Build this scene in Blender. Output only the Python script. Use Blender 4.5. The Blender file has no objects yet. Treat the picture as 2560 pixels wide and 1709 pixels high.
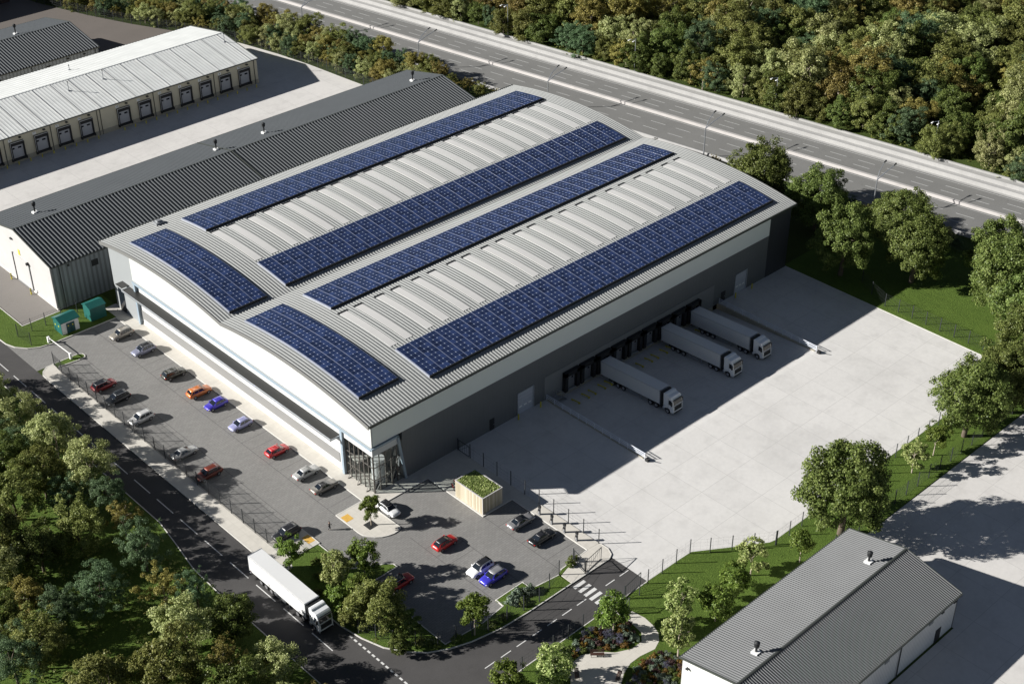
import bpy, bmesh, math, random
import numpy as np
from mathutils import Vector, Matrix
R = math.radians
rng = random.Random(11)
npr = np.random.default_rng(5)
sc = bpy.context.scene
col = sc.collection

# ---------------------------------------------------------------- camera, world, sun, exposure
CAM_POS = Vector((-109.222, -148.778, 148.846)); YAW, PITCH, ROLL = 0.8163, 0.5771, -0.0029; FPX = 3618.44
fw = Vector((math.cos(PITCH)*math.cos(YAW), math.cos(PITCH)*math.sin(YAW), -math.sin(PITCH)))
rt = Vector((math.sin(YAW), -math.cos(YAW), 0)); up = rt.cross(fw)
rt2 = math.cos(ROLL)*rt + math.sin(ROLL)*up; up2 = -math.sin(ROLL)*rt + math.cos(ROLL)*up
cd = bpy.data.cameras.new('camera'); cam = bpy.data.objects.new('camera', cd); col.objects.link(cam)
cam.matrix_world = Matrix(((rt2.x, up2.x, -fw.x, CAM_POS.x), (rt2.y, up2.y, -fw.y, CAM_POS.y), (rt2.z, up2.z, -fw.z, CAM_POS.z), (0, 0, 0, 1)))
cd.sensor_fit = 'HORIZONTAL'; cd.sensor_width = 36; cd.lens = FPX*36/2560; cd.clip_start = 1; cd.clip_end = 3000
sc.camera = cam
SUN_EL = R(24.2); SUN_AZ = R(139.8)            # direction towards the sun, measured from +X
sd = Vector((math.cos(SUN_EL)*math.cos(SUN_AZ), math.cos(SUN_EL)*math.sin(SUN_AZ), math.sin(SUN_EL)))
w = bpy.data.worlds.new('World'); sc.world = w; w.use_nodes = True
nt = w.node_tree; bg = nt.nodes['Background']; sk = nt.nodes.new('ShaderNodeTexSky'); sk.sky_type = 'NISHITA'
sk.sun_disc = False; sk.sun_elevation = SUN_EL; sk.sun_rotation = R(90) - SUN_AZ; sk.air_density = 0.8; sk.dust_density = 0.2; sk.ozone_density = 1.0; sk.altitude = 1500
hs = nt.nodes.new('ShaderNodeHueSaturation'); hs.inputs['Saturation'].default_value = .74; hs.inputs['Value'].default_value = .62; nt.links.new(sk.outputs[0], hs.inputs['Color']); nt.links.new(hs.outputs[0], bg.inputs[0]); bg.inputs[1].default_value = 0.05
ld = bpy.data.lights.new('sun', 'SUN'); ld.energy = 5.0; ld.angle = R(0.5); ld.color = (1.0, 0.975, 0.93)
sun = bpy.data.objects.new('sun', ld); col.objects.link(sun); sun.rotation_euler = sd.to_track_quat('Z', 'Y').to_euler()
sc.view_settings.view_transform = 'Standard'; sc.view_settings.look = 'None'; sc.view_settings.gamma = 1
sc.view_settings.exposure = 0.9
sc.view_settings.use_curve_mapping = False

# ---------------------------------------------------------------- tags
def tag(o, label=None, cat=None, group=None, kind=None):
    if label: o['label'] = label
    if cat: o['category'] = cat
    if group: o['group'] = group
    if kind: o['kind'] = kind
    return o
def thing(name, loc=(0, 0, 0), rz=0, label=None, cat=None, group=None):
    o = bpy.data.objects.new(name, None); o.empty_display_size = .5; col.objects.link(o)
    o.location = loc; o.rotation_euler = (0, 0, rz)
    return tag(o, label, cat, group)
def kids(o): return [c for c in bpy.data.objects if c.parent == o]
def copy_tree(o, parent=None):
    c = o.copy(); col.objects.link(c); c.parent = parent
    for ch in list(o.children): copy_tree(ch, c)
    return c
def setmat(o, m):
    o.material_slots[0].link = 'OBJECT'; o.material_slots[0].material = m

# ---------------------------------------------------------------- mesh builder
class MB:
    def __init__(s): s.v = []; s.f = []
    def add(s, vs, fs):
        n = len(s.v); s.v += [tuple(p) for p in vs]; s.f += [tuple(i+n for i in f) for f in fs]; return s
    def box(s, x0, y0, z0, x1, y1, z1):
        return s.add([(x0,y0,z0),(x1,y0,z0),(x1,y1,z0),(x0,y1,z0),(x0,y0,z1),(x1,y0,z1),(x1,y1,z1),(x0,y1,z1)],
                     [(0,3,2,1),(4,5,6,7),(0,1,5,4),(1,2,6,5),(2,3,7,6),(3,0,4,7)])
    def quad(s, a, b, c, d): return s.add([a, b, c, d], [(0, 1, 2, 3)])
    def bar(s, p, q, wd, h=None):               # square bar from p to q
        p = Vector(p); q = Vector(q); d = (q-p).normalized(); h = h or wd
        a = Vector((0, 0, 1)) if abs(d.z) < .9 else Vector((1, 0, 0))
        u = d.cross(a).normalized()*wd/2; v = u.cross(d).normalized()*h/2
        vs = [p-u-v, p+u-v, p+u+v, p-u+v, q-u-v, q+u-v, q+u+v, q-u+v]
        return s.add(vs, [(0,3,2,1),(4,5,6,7),(0,1,5,4),(1,2,6,5),(2,3,7,6),(3,0,4,7)])
    def tube(s, p, q, r0, r1=None, n=8, caps=True):
        p = Vector(p); q = Vector(q); d = (q-p).normalized(); r1 = r0 if r1 is None else r1
        a = Vector((0, 0, 1)) if abs(d.z) < .9 else Vector((1, 0, 0))
        u = d.cross(a).normalized(); v = u.cross(d)
        vs = [p+(u*math.cos(t)+v*math.sin(t))*r0 for t in [2*math.pi*i/n for i in range(n)]] + [q+(u*math.cos(t)+v*math.sin(t))*r1 for t in [2*math.pi*i/n for i in range(n)]]
        fs = [(i, i+n, (i+1) % n+n, (i+1) % n) for i in range(n)]
        if caps: fs += [tuple(range(n)), tuple(range(2*n-1, n-1, -1))]
        return s.add(vs, fs)
    def prism(s, pts, z0, z1):                  # upright prism, pts counter-clockwise
        n = len(pts); a = sum(pts[i][0]*pts[(i+1) % n][1]-pts[(i+1) % n][0]*pts[i][1] for i in range(n))
        if a < 0: pts = pts[::-1]
        vs = [(x, y, z0) for x, y in pts]+[(x, y, z1) for x, y in pts]
        return s.add(vs, [tuple(range(n, 2*n)), tuple(range(n-1, -1, -1))]+[(i, (i+1) % n, (i+1) % n+n, i+n) for i in range(n)])
    def sheet(s, pts, z):
        n = len(pts); a = sum(pts[i][0]*pts[(i+1) % n][1]-pts[(i+1) % n][0]*pts[i][1] for i in range(n))
        if a < 0: pts = pts[::-1]
        return s.add([(x, y, z) for x, y in pts], [tuple(range(n))])
    def extr(s, prof, axis, a0, a1):            # 2-D profile extruded along x ('x': profile is y,z) or y ('y': profile is x,z)
        f = (lambda p, t: (t, p[0], p[1])) if axis == 'x' else (lambda p, t: (p[0], t, p[1]))
        n = len(prof); vs = [f(p, a0) for p in prof]+[f(p, a1) for p in prof]
        return s.add(vs, [tuple(range(n)), tuple(range(2*n-1, n-1, -1))]+[(i, i+n, (i+1) % n+n, (i+1) % n) for i in range(n)])
    def loft(s, rings, cap=True):
        n = len(rings[0]); vs = [p for r in rings for p in r]; fs = []
        for k in range(len(rings)-1):
            for i in range(n): fs.append((k*n+i, k*n+(i+1) % n, (k+1)*n+(i+1) % n, (k+1)*n+i))
        if cap: fs += [tuple(range(n-1, -1, -1)), tuple(range((len(rings)-1)*n, len(rings)*n))]
        return s.add(vs, fs)
    def blob(s, c, rx, ry, rz, seg=8, rings=5):
        rr = []
        for k in range(1, rings):
            t = math.pi*k/rings
            rr.append([(c[0]+rx*math.sin(t)*math.cos(2*math.pi*i/seg), c[1]+ry*math.sin(t)*math.sin(2*math.pi*i/seg), c[2]-rz*math.cos(t)) for i in range(seg)])
        return s.loft(rr)
    def mesh(s, name):
        me = bpy.data.meshes.new(name); me.from_pydata(s.v, [], s.f); me.validate()
        bm = bmesh.new(); bm.from_mesh(me); bmesh.ops.recalc_face_normals(bm, faces=bm.faces[:]); bm.to_mesh(me); bm.free()
        return me
    def build(s, name, m, parent=None, smooth=False, recalc=True, bevel=0):
        if recalc: me = s.mesh(name)
        else:
            me = bpy.data.meshes.new(name); me.from_pydata(s.v, [], s.f)
        if bevel:
            bm = bmesh.new(); bm.from_mesh(me)
            es = [e for e in bm.edges if len(e.link_faces) == 2 and e.calc_face_angle(0) > .5]
            bmesh.ops.bevel(bm, geom=es, offset=bevel, segments=2, affect='EDGES', clamp_overlap=True); bm.to_mesh(me); bm.free()
        if smooth: me.polygons.foreach_set('use_smooth', [True]*len(me.polygons))
        me.materials.append(m)
        o = bpy.data.objects.new(name, me); col.objects.link(o)
        if parent: o.parent = parent
        return o
def struct(name, mb, m): return tag(mb.build(name, m), kind='structure')

# ---------------------------------------------------------------- materials
class NT:
    def __init__(s, name):
        s.m = bpy.data.materials.new(name); s.m.use_nodes = True; s.t = s.m.node_tree; s.b = s.t.nodes['Principled BSDF']; s.o = s.t.nodes['Material Output']
    def n(s, kind, **kw):
        nd = s.t.nodes.new('ShaderNode'+kind)
        for k, v in kw.items():
            if k.startswith('i_'): nd.inputs[k[2:].replace('_', ' ')].default_value = v
            else: setattr(nd, k, v)
        return nd
    def l(s, a, b): s.t.links.new(a, b)
    def pos(s): return s.n('NewGeometry').outputs['Position']
    def noise(s, vec, scale, detail=5, rough=.6):
        nd = s.n('TexNoise'); nd.inputs['Scale'].default_value = scale; nd.inputs['Detail'].default_value = detail; nd.inputs['Roughness'].default_value = rough
        s.l(vec, nd.inputs['Vector']); return nd.outputs['Fac']
    def ramp(s, fac, stops):
        nd = s.n('ValToRGB'); e = nd.color_ramp.elements
        while len(e) < len(stops): e.new(.5)
        for q, (p, c) in zip(e, stops): q.position = p; q.color = (*c, 1) if len(c) == 3 else c
        s.l(fac, nd.inputs[0]); return nd.outputs[0]
    def mix(s, fac, a, b, mode='MIX'):
        nd = s.n('Mix', data_type='RGBA', blend_type=mode)
        for sock, v in ((nd.inputs[0], fac), (nd.inputs[6], a), (nd.inputs[7], b)):
            if isinstance(v, (int, float)): sock.default_value = v
            elif isinstance(v, tuple): sock.default_value = (*v, 1)
            else: s.l(v, sock)
        return nd.outputs[2]
    def math(s, op, a, b=None, c=None):
        nd = s.n('Math', operation=op)
        for i, v in enumerate((a, b, c)):
            if v is None: continue
            if isinstance(v, (int, float)): nd.inputs[i].default_value = v
            else: s.l(v, nd.inputs[i])
        return nd.outputs[0]
    def xyz(s, vec):
        nd = s.n('SeparateXYZ'); s.l(vec, nd.inputs[0]); return nd.outputs
    def line(s, co, period, width, off=0):      # 1 on thin lines every period metres
        a = s.math('MODULO', s.math('ADD', co, 1000*period+off), period)
        return s.math('LESS_THAN', a, width)
    def bump(s, h, strength, dist=.05):
        nd = s.n('Bump'); nd.inputs['Strength'].default_value = strength; nd.inputs['Distance'].default_value = dist
        s.l(h, nd.inputs['Height']); s.l(nd.outputs[0], s.b.inputs['Normal'])
    def done(s, colr, rough=.8, metal=0, spec=.5, coat=0):
        if isinstance(colr, tuple): s.b.inputs['Base Color'].default_value = (*colr, 1)
        else: s.l(colr, s.b.inputs['Base Color'])
        s.b.inputs['Roughness'].default_value = rough; s.b.inputs['Metallic'].default_value = metal
        s.b.inputs['Specular IOR Level'].default_value = spec; s.b.inputs['Coat Weight'].default_value = coat
        return s.m
def sca(c, k): return tuple(min(1, x*k) for x in c)
def plain(name, c, rough=.6, metal=0, var=.12, scale=.8, spec=.5, coat=0, local=False):
    t = NT(name); v = t.n('TexCoord').outputs['Object'] if local else t.pos()
    f = t.noise(v, scale, 6, .65)
    return t.done(t.ramp(f, [(.25, sca(c, 1-var)), (.75, sca(c, 1+var))]), rough, metal, spec, coat)
def concrete(name, c, jx=0, jy=0, jw=.07, dark=.62, stain=.24):
    t = NT(name); p = t.pos(); s = t.xyz(p)
    a = t.noise(p, .07, 6, .62); b = t.noise(p, 1.3, 7, .7); d = t.noise(p, .35, 4, .55)
    k = t.ramp(a, [(.3, sca(c, 1-stain)), (.52, c), (.75, sca(c, 1.06))])
    k = t.mix(.5, k, t.ramp(b, [(.3, sca(c, .88)), (.7, sca(c, 1.08))]))
    k = t.mix(t.ramp(d, [(.52, (0, 0, 0)), (.78, (.42, .42, .42))]), k, sca(c, .68))
    if jx:
        # slabs between the joints differ a little in tone
        vx = t.math('FLOOR', t.math('DIVIDE', s[0], jx)); vy = t.math('FLOOR', t.math('DIVIDE', s[1], jy))
        wn = t.n('TexWhiteNoise', noise_dimensions='2D'); cv = t.n('CombineXYZ'); t.l(vx, cv.inputs[0]); t.l(vy, cv.inputs[1]); t.l(cv.outputs[0], wn.inputs['Vector'])
        k = t.mix(1, k, t.ramp(wn.outputs['Value'], [(0, (.965, .965, .965)), (1, (1, 1, 1))]), 'MULTIPLY')
        j = t.math('MAXIMUM', t.line(s[0], jx, jw), t.line(s[1], jy, jw))
        k = t.mix(t.math('MULTIPLY', j, .7), k, sca(c, dark))
    t.bump(b, .12); return t.done(k, .85, spec=.3)
def asphalt(name, c, wear=.25):
    t = NT(name); p = t.pos(); a = t.noise(p, .12, 6, .65); b = t.noise(p, 6, 3, .7); d = t.noise(p, .6, 5, .6)
    k = t.ramp(a, [(.3, sca(c, 1-wear)), (.7, sca(c, 1+wear))])
    k = t.mix(.4, k, t.ramp(b, [(.3, sca(c, .7)), (.7, sca(c, 1.35))]))
    k = t.mix(t.ramp(d, [(.6, (0, 0, 0)), (.75, (.3, .3, .3))]), k, sca(c, .6))
    t.bump(b, .15, .02); return t.done(k, .88, spec=.3)
def pavers(name, c):
    t = NT(name); p = t.pos(); s = t.xyz(p); a = t.noise(p, .09, 6, .6); b = t.noise(p, 2.2, 5, .7)
    k = t.ramp(a, [(.3, sca(c, .86)), (.72, sca(c, 1.1))]); k = t.mix(.45, k, t.ramp(b, [(.3, sca(c, .82)), (.7, sca(c, 1.15))]))
    br = t.n('TexBrick'); br.inputs['Scale'].default_value = 1; br.inputs['Brick Width'].default_value = .8; br.inputs['Row Height'].default_value = .4
    br.inputs['Mortar Size'].default_value = .02; br.inputs['Color1'].default_value = (1, 1, 1, 1); br.inputs['Color2'].default_value = (.88, .88, .88, 1); br.inputs['Mortar'].default_value = (.62, .62, .62, 1)
    t.l(p, br.inputs['Vector']); k = t.mix(1, k, br.outputs['Color'], 'MULTIPLY')
    return t.done(k, .85, spec=.3)
def grassm(name, c1, c2, c3):
    t = NT(name); p = t.pos(); a = t.noise(p, .15, 6, .65); b = t.noise(p, 5, 6, .75); s = t.xyz(p)
    k = t.ramp(a, [(.3, c1), (.55, c2), (.8, c3)])
    mow = t.line(t.math('ADD', s[0], t.math('MULTIPLY', s[1], .15)), 2.4, 1.2)
    if name == 'grass': k = t.mix(t.math('MULTIPLY', mow, .12), k, sca(c3, 1.1))
    k = t.mix(.6, k, t.ramp(b, [(.3, sca(c1, .55)), (.5, c2), (.72, sca(c3, 1.25))]))
    t.bump(b, .9, .25); return t.done(k, .9, spec=.15)
def cladding(name, c, axis, period, rough=.5, depth=.6, metal=0, spec=.5, groove=.25, var=.06):
    t = NT(name); p = t.pos(); s = t.xyz(p); q = s[min(axis, 2)]
    if axis == 3: q = t.math('ADD', s[0], s[1])
    f = t.math('MODULO', t.math('ADD', q, 1000*period), period); g = t.math('LESS_THAN', f, period*groove)
    a = t.noise(p, .25, 5, .6); k = t.ramp(a, [(.3, sca(c, 1-var)), (.7, sca(c, 1+var))])
    k = t.mix(t.math('MULTIPLY', g, depth), k, sca(c, .35)); return t.done(k, rough, metal, spec)
def leafm(name, stops, trans=.36, rough=.75):
    t = NT(name); g = t.n('NewGeometry'); oi = t.n('ObjectInfo'); tc = t.n('TexCoord')
    nz = t.noise(tc.outputs['Object'], 1.1, 3, .6)
    f = t.math('ADD', t.math('MULTIPLY', g.outputs['Random Per Island'], .55), t.math('MULTIPLY', nz, .45))
    k = t.ramp(f, stops)
    hv = t.n('HueSaturation'); t.l(k, hv.inputs['Color'])
    t.l(t.math('ADD', .488, t.math('MULTIPLY', oi.outputs['Random'], .026)), hv.inputs['Hue'])
    t.l(t.math('ADD', .82, t.math('MULTIPLY', oi.outputs['Random'], .36)), hv.inputs['Value'])
    df = t.n('BsdfDiffuse'); tr = t.n('BsdfTranslucent'); gl = t.n('BsdfGlossy'); gl.inputs['Roughness'].default_value = .45
    t.l(hv.outputs[0], df.inputs['Color']); t.l(hv.outputs[0], tr.inputs['Color'])
    m1 = t.n('MixShader'); m1.inputs[0].default_value = trans; t.l(df.outputs[0], m1.inputs[1]); t.l(tr.outputs[0], m1.inputs[2])
    m2 = t.n('MixShader'); m2.inputs[0].default_value = .012; t.l(m1.outputs[0], m2.inputs[1]); t.l(gl.outputs[0], m2.inputs[2])
    t.l(m2.outputs[0], t.o.inputs[0]); return t.m
def glassm(name, tint=(.75, .82, .85), refl=.22):
    t = NT(name); tr = t.n('BsdfTransparent'); tr.inputs[0].default_value = (*tint, 1); gl = t.n('BsdfGlossy'); gl.inputs['Roughness'].default_value = .03
    m = t.n('MixShader'); m.inputs[0].default_value = refl; t.l(tr.outputs[0], m.inputs[1]); t.l(gl.outputs[0], m.inputs[2]); t.l(m.outputs[0], t.o.inputs[0]); return t.m
def solarm(name, c):
    t = NT(name); uv = t.n('UVMap'); s = t.xyz(uv.outputs[0])       # uv in cells
    fx = t.math('ABSOLUTE', t.math('SUBTRACT', t.math('FRACT', s[0]), .5)); fy = t.math('ABSOLUTE', t.math('SUBTRACT', t.math('FRACT', s[1]), .5))
    dia = t.math('GREATER_THAN', t.math('ADD', fx, fy), .84)          # clipped cell corners
    for q in (s[0],):                                                 # none on the module edges, every third line
        dia = t.math('MULTIPLY', dia, t.math('GREATER_THAN', t.math('MODULO', t.math('ADD', t.math('FLOOR', t.math('ADD', q, .5)), 300), 3), .5))
    edge = t.math('GREATER_THAN', t.math('MAXIMUM', fx, fy), .475)
    wn = t.n('TexWhiteNoise', noise_dimensions='2D'); fl = t.n('VectorMath', operation='FLOOR'); t.l(uv.outputs[0], fl.inputs[0]); t.l(fl.outputs[0], wn.inputs['Vector'])
    k = t.ramp(wn.outputs['Value'], [(0, sca(c, .6)), (.6, c), (1, sca(c, 1.7))])
    nz = t.noise(t.pos(), .5, 4, .6); k = t.mix(t.ramp(nz, [(.45, (0, 0, 0)), (.75, (.5, .5, .5))]), k, sca(c, 1.8))
    k = t.mix(t.math('MULTIPLY', edge, .45), k, (.16, .2, .34)); k = t.mix(t.math('MULTIPLY', dia, .62), k, (.50, .55, .68))
    return t.done(k, .22, spec=.5)
M = {}
M['yard'] = concrete('yard_concrete', (.60, .585, .565), 6.5, 7.2, .07)
M['yard_far'] = concrete('far_concrete', (.58, .56, .535), 7.5, 7.5, .07)
M['pave'] = concrete('pavement_slabs', (.56, .53, .475), 1.6, 1.6, .05, .8, .14)
M['kerb'] = plain('kerb_concrete', (.58, .56, .52), .85, var=.12, scale=2)
M['kerbside'] = M['kerb']
M['asphalt'] = asphalt('asphalt', (.066, .063, .062), .3)
M['motorway'] = asphalt('motorway_asphalt', (.172, .170, .162), .12)
M['tarmac'] = asphalt('grey_tarmac', (.20, .185, .17), .1)
M['brown'] = asphalt('brown_tarmac', (.135, .118, .105), .1)
M['pavers'] = pavers('block_pavers', (.228, .222, .212))
M['grass'] = grassm('grass', (.052, .088, .014), (.082, .132, .022), (.128, .178, .036))
M['rough'] = grassm('rough_grass', (.03, .045, .01), (.05, .075, .015), (.1, .115, .03))
M['white_line'] = plain('road_paint', (.62, .615, .60), .7, var=.12, scale=3)
M['white'] = plain('white_cladding', (.56, .57, .545), .55, var=.02, scale=.15)
M['white2'] = plain('white_lower_wall', (.57, .575, .565), .55, var=.02, scale=.15)
M['ltgrey'] = plain('light_grey_cladding', (.29, .305, .31), .5, var=.03, scale=.2)
M['band'] = plain('pale_band_cladding', (.80, .82, .77), .55, var=.02, scale=.15)
M['dkgrey'] = cladding('dark_grey_cladding', (.135, .140, .143), 0, 1.0, .5, .25, groove=.05, var=.05)
M['anthr'] = plain('anthracite_cladding', (.042, .045, .052), .5, var=.05)
M['midgrey'] = plain('mid_grey_panel', (.20, .205, .205), .6, var=.06)
M['roofm'] = plain('roof_sheet', (.262, .268, .26), .6, var=.035, scale=.12, metal=.08)
M['fascia'] = plain('grey_fascia', (.175, .174, .168), .5, var=.05)
M['gutter'] = plain('dark_gutter', (.05, .055, .05), .5)
M['skylight'] = plain('rooflight_sheet', (.56, .55, .53), .4, var=.03, scale=.3)
M['black'] = plain('black_steel', (.018, .019, .02), .5)
M['post'] = plain('dark_post_paint', (.03, .033, .036), .5)
M['rail'] = plain('railing_paint', (.62, .65, .72), .45, var=.08)
M['fade_line'] = plain('worn_road_paint', (.36, .36, .35), .8, var=.2, scale=2)
M['hwkerb'] = plain('motorway_barrier_concrete', (.36, .355, .35), .85, var=.12)
M['galv'] = plain('galvanised_steel', (.50, .52, .55), .35, metal=.7, var=.1)
M['steel'] = plain('grey_steel', (.30, .31, .32), .45, metal=.3)
M['blue'] = plain('pale_blue_trim', (.28, .345, .40), .4, var=.04)
M['canopy'] = cladding('canopy_grating', (.024, .024, .022), 1, .3, .5, .75, groove=.3)
M['glass'] = glassm('clear_glass', (.93, .95, .95), .07)
M['dkglass'] = plain('dark_glass', (.012, .016, .022), .06, spec=.6, var=.1)
M['shedroof'] = plain('shed_roof_sheet', (.066, .072, .077), .6, var=.06, scale=.2, spec=.12)
M['shedroof2'] = plain('near_shed_roof_sheet', (.150, .153, .155), .6, var=.06, scale=.2, spec=.12)
M['whiteroof'] = cladding('white_corrugated_roof', (.62, .63, .61), 0, .9, .55, .10, groove=.12, var=.06)
M['shedwall'] = cladding('blue_grey_ribbed_wall', (.25, .27, .28), 0, 1.0, .5, .6, groove=.45)
M['shedblue'] = cladding('slate_ribbed_wall', (.30, .34, .41), 0, 1.0, .5, .6, groove=.4)
M['shedwhite'] = cladding('white_ribbed_wall', (.66, .66, .65), 3, .42, .5, .45, groove=.3)
M['gable'] = plain('off_white_gable', (.45, .435, .425), .7, var=.07, scale=.35)
M['cream'] = plain('cream_render', (.58, .53, .40), .8, var=.06, scale=.4)
M['creambase'] = plain('cream_plinth', (.36, .33, .26), .85, var=.1)
M['yellow'] = plain('yellow_paint', (.58, .50, .03), .5, var=.1)
M['door'] = plain('grey_door_panel', (.20, .205, .215), .5, var=.04)
M['doorwhite'] = plain('pale_door_panel', (.46, .48, .53), .5, var=.04)
M['cdoor'] = plain('pale_grey_dock_door', (.36, .365, .385), .5, var=.04)
M['mullion'] = plain('bronze_mullion', (.11, .10, .09), .5)
M['rubber'] = plain('black_rubber', (.015, .015, .016), .75)
M['teal'] = plain('teal_kiosk_paint', (.012, .105, .092), .45, var=.08)
M['dkteal'] = plain('dark_teal_door', (.02, .075, .08), .45, var=.08)
M['sign'] = plain('sign_white', (.8, .8, .78), .6, var=.02)
M['ochre'] = plain('ochre_tactile_paving', (.60, .36, .07), .8, var=.15, scale=3)
M['timber'] = cladding('pale_timber_boards', (.47, .415, .31), 3, .28, .7, .4, groove=.1, var=.2)
t_ = NT('timber_boards_tone'); s_ = t_.xyz(t_.pos()); q_ = t_.math('FLOOR', t_.math('DIVIDE', t_.math('ADD', s_[0], s_[1]), .32)); w_n = t_.n('TexWhiteNoise', noise_dimensions='1D'); t_.l(q_, w_n.inputs['W'])
g_ = t_.line(t_.math('ADD', s_[0], s_[1]), .32, .03); k_ = t_.ramp(w_n.outputs['Value'], [(0, (.36, .31, .215)), (.5, (.46, .405, .30)), (1, (.54, .49, .39))]); M['timber'] = t_.done(t_.mix(t_.math('MULTIPLY', g_, .6), k_, (.12, .10, .07)), .75)
M['timberd'] = plain('brown_timber', (.06, .028, .02), .6, var=.3, scale=4)
M['bark'] = plain('bark', (.10, .078, .055), .9, var=.3, scale=3)
M['palebark'] = plain('pale_bark', (.33, .28, .22), .9, var=.2, scale=3)
M['redbrown'] = cladding('red_brown_boards', (.05, .028, .024), 3, 1.2, .8, .5, groove=.15)
M['trailer'] = plain('trailer_white', (.66, .66, .655), .4, var=.02, scale=.3, local=True)
M['cabpaint'] = plain('cab_white_paint', (.80, .81, .82), .25, var=.02, coat=.6, local=True)
M['rim'] = plain('silver_rim', (.55, .55, .56), .3, metal=.8)
M['lamp_glass'] = plain('headlight_lens', (.75, .77, .8), .1, spec=.7)
M['red_lens'] = plain('red_lens', (.45, .02, .015), .2)
M['skin'] = plain('skin', (.45, .28, .2), .6)
M['cloth'] = plain('dark_cloth', (.02, .02, .024), .85)
M['hair'] = plain('dark_hair', (.015, .011, .009), .7)
M['fascia2'] = plain('array_frame', (.34, .36, .42), .4, metal=.3)
M['solar'] = solarm('solar_cells', (.015, .026, .072))
M['greyband'] = plain('grey_front_band', (.225, .222, .216), .6, var=.04, scale=.2)
M['sedum'] = plain('sedum_mat', (.07, .10, .02), .9, var=.4, scale=3)
L_ = {}
L_['deep'] = leafm('deep_green_leaves', [(.2, (.058, .082, .02)), (.5, (.12, .158, .04)), (.8, (.225, .26, .075))])
L_['maple'] = leafm('maple_leaves', [(.2, (.062, .088, .022)), (.5, (.13, .17, .042)), (.8, (.235, .275, .085))])
L_['olive'] = leafm('olive_leaves', [(.2, (.080, .092, .024)), (.5, (.185, .205, .056)), (.8, (.335, .34, .115))])
L_['pale'] = leafm('pale_leaves', [(.2, (0.137, 0.160, 0.049)), (.5, (0.319, 0.342, 0.133)), (.8, (0.600, 0.600, 0.296))])
L_['blue'] = leafm('blue_green_leaves', [(.2, (0.058, 0.094, 0.044)), (.5, (0.117, 0.179, 0.086)), (.8, (0.208, 0.293, 0.150))])
L_['amber'] = leafm('amber_leaves', [(.2, (.11, .10, .026)), (.5, (.255, .22, .062)), (.8, (.43, .365, .125))])
L_['bright'] = leafm('bright_green_leaves', [(.2, (.065, .11, .017)), (.5, (.145, .205, .036)), (.8, (.25, .32, .08))], .4)
L_['light'] = leafm('light_olive_leaves', [(.2, (0.114, 0.151, 0.036)), (.5, (0.273, 0.330, 0.103)), (.8, (0.546, 0.569, 0.251))])
L_['orange'] = leafm('orange_flowers', [(.2, (.07, .055, .018)), (.5, (.19, .115, .03)), (.8, (.36, .21, .055))])
L_['purple'] = leafm('violet_flowers', [(.2, (.045, .055, .05)), (.5, (.10, .105, .14)), (.8, (.23, .22, .34))])
L_['grey'] = leafm('grey_green_shrub', [(.2, (0.068, 0.103, 0.073)), (.5, (0.160, 0.205, 0.148)), (.8, (0.319, 0.364, 0.273))])
L_['plum'] = leafm('plum_shrub', [(.2, (0.042, 0.026, 0.026)), (.5, (0.091, 0.054, 0.050)), (.8, (0.168, 0.105, 0.091))])
# ---------------------------------------------------------------- ground, roads, yards (the setting)
PX0, PX1, PY = 38.9, 86.0, -23.8               # dock pit: a ramp that falls from the yard to the dock wall
PIT = -1.2
g = MB()
for x0, y0, x1, y1 in ((-1500, -1500, PX0, 1500), (PX1, -1500, 1500, 1500), (PX0, -1500, PX1, PY), (PX0, .3, PX1, 1500)): g.quad((x0, y0, 0), (x1, y0, 0), (x1, y1, 0), (x0, y1, 0))
struct('ground', g, M['rough'])
g = MB()
g.sheet([(17.6, .3), (PX0, .3), (PX0, PY), (PX1, PY), (PX1, .3), (107.4, .3), (107.4, -51.5), (38.4, -51.5), (37.2, -51.2), (34.2, -49.3), (27.3, -44.7), (26.7, -44.3), (24.2, -44.2), (16.95, -44.1), (16.95, -36.7), (17.5, -36), (17.9, -33.5), (17.8, -5)], .012)
struct('yard', g, M['yard'])
g = MB(); g.quad((PX0, 0.2, PIT), (PX1, 0.2, PIT), (PX1, PY, .012), (PX0, PY, .012)); struct('dock_ramp', g, M['yard'])
g = MB(); g.sheet([(41.7, -60.5), (160, -60.5), (160, -190), (-6, -190), (-6, -81.2), (41.7, -81.2)], .012); struct('neighbour_yard', g, M['yard_far'])
g = MB(); g.sheet([(-45, 114), (107, 114), (104, 123), (102.4, 139.7), (101.2, 154), (99.6, 165.7), (97, 178), (95.5, 184), (-45, 184)], .012); struct('loading_yard', g, M['yard_far'])
g = MB(); g.sheet([(-60, 184), (95.4, 184), (90, 196.5), (82.6, 213), (77.2, 228), (71.4, 247.7), (68, 275), (-60, 275)], .012); struct('brown_yard', g, M['brown'])
g = MB(); g.sheet([(-17, 86.5), (-9, 86.5), (-9, 114), (-17, 114)], .012); struct('side_yard', g, M['tarmac'])
# estate road: left leg along y, right leg along x
g = MB(); g.sheet([(-22.4, -19.8), (-22.4, 150), (-29, 150), (-29, 18), (-29.9, 12), (-31.1, 5), (-31.3, -2), (-31.3, -130), (-20, -130), (-20, -50), (-17, -46.2), (-13, -44.4), (-9, -44.15), (16.95, -44.15), (16.95, -36.7), (7.9, -36.7), (-.3, -36.65), (-5.8, -36.35), (-10.7, -35.4), (-13.9, -34.3), (-16.7, -32.7), (-18.8, -30.5), (-20.6, -27.7), (-21.7, -24.1)], .012)
struct('estate_road', g, M['asphalt'])
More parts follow.
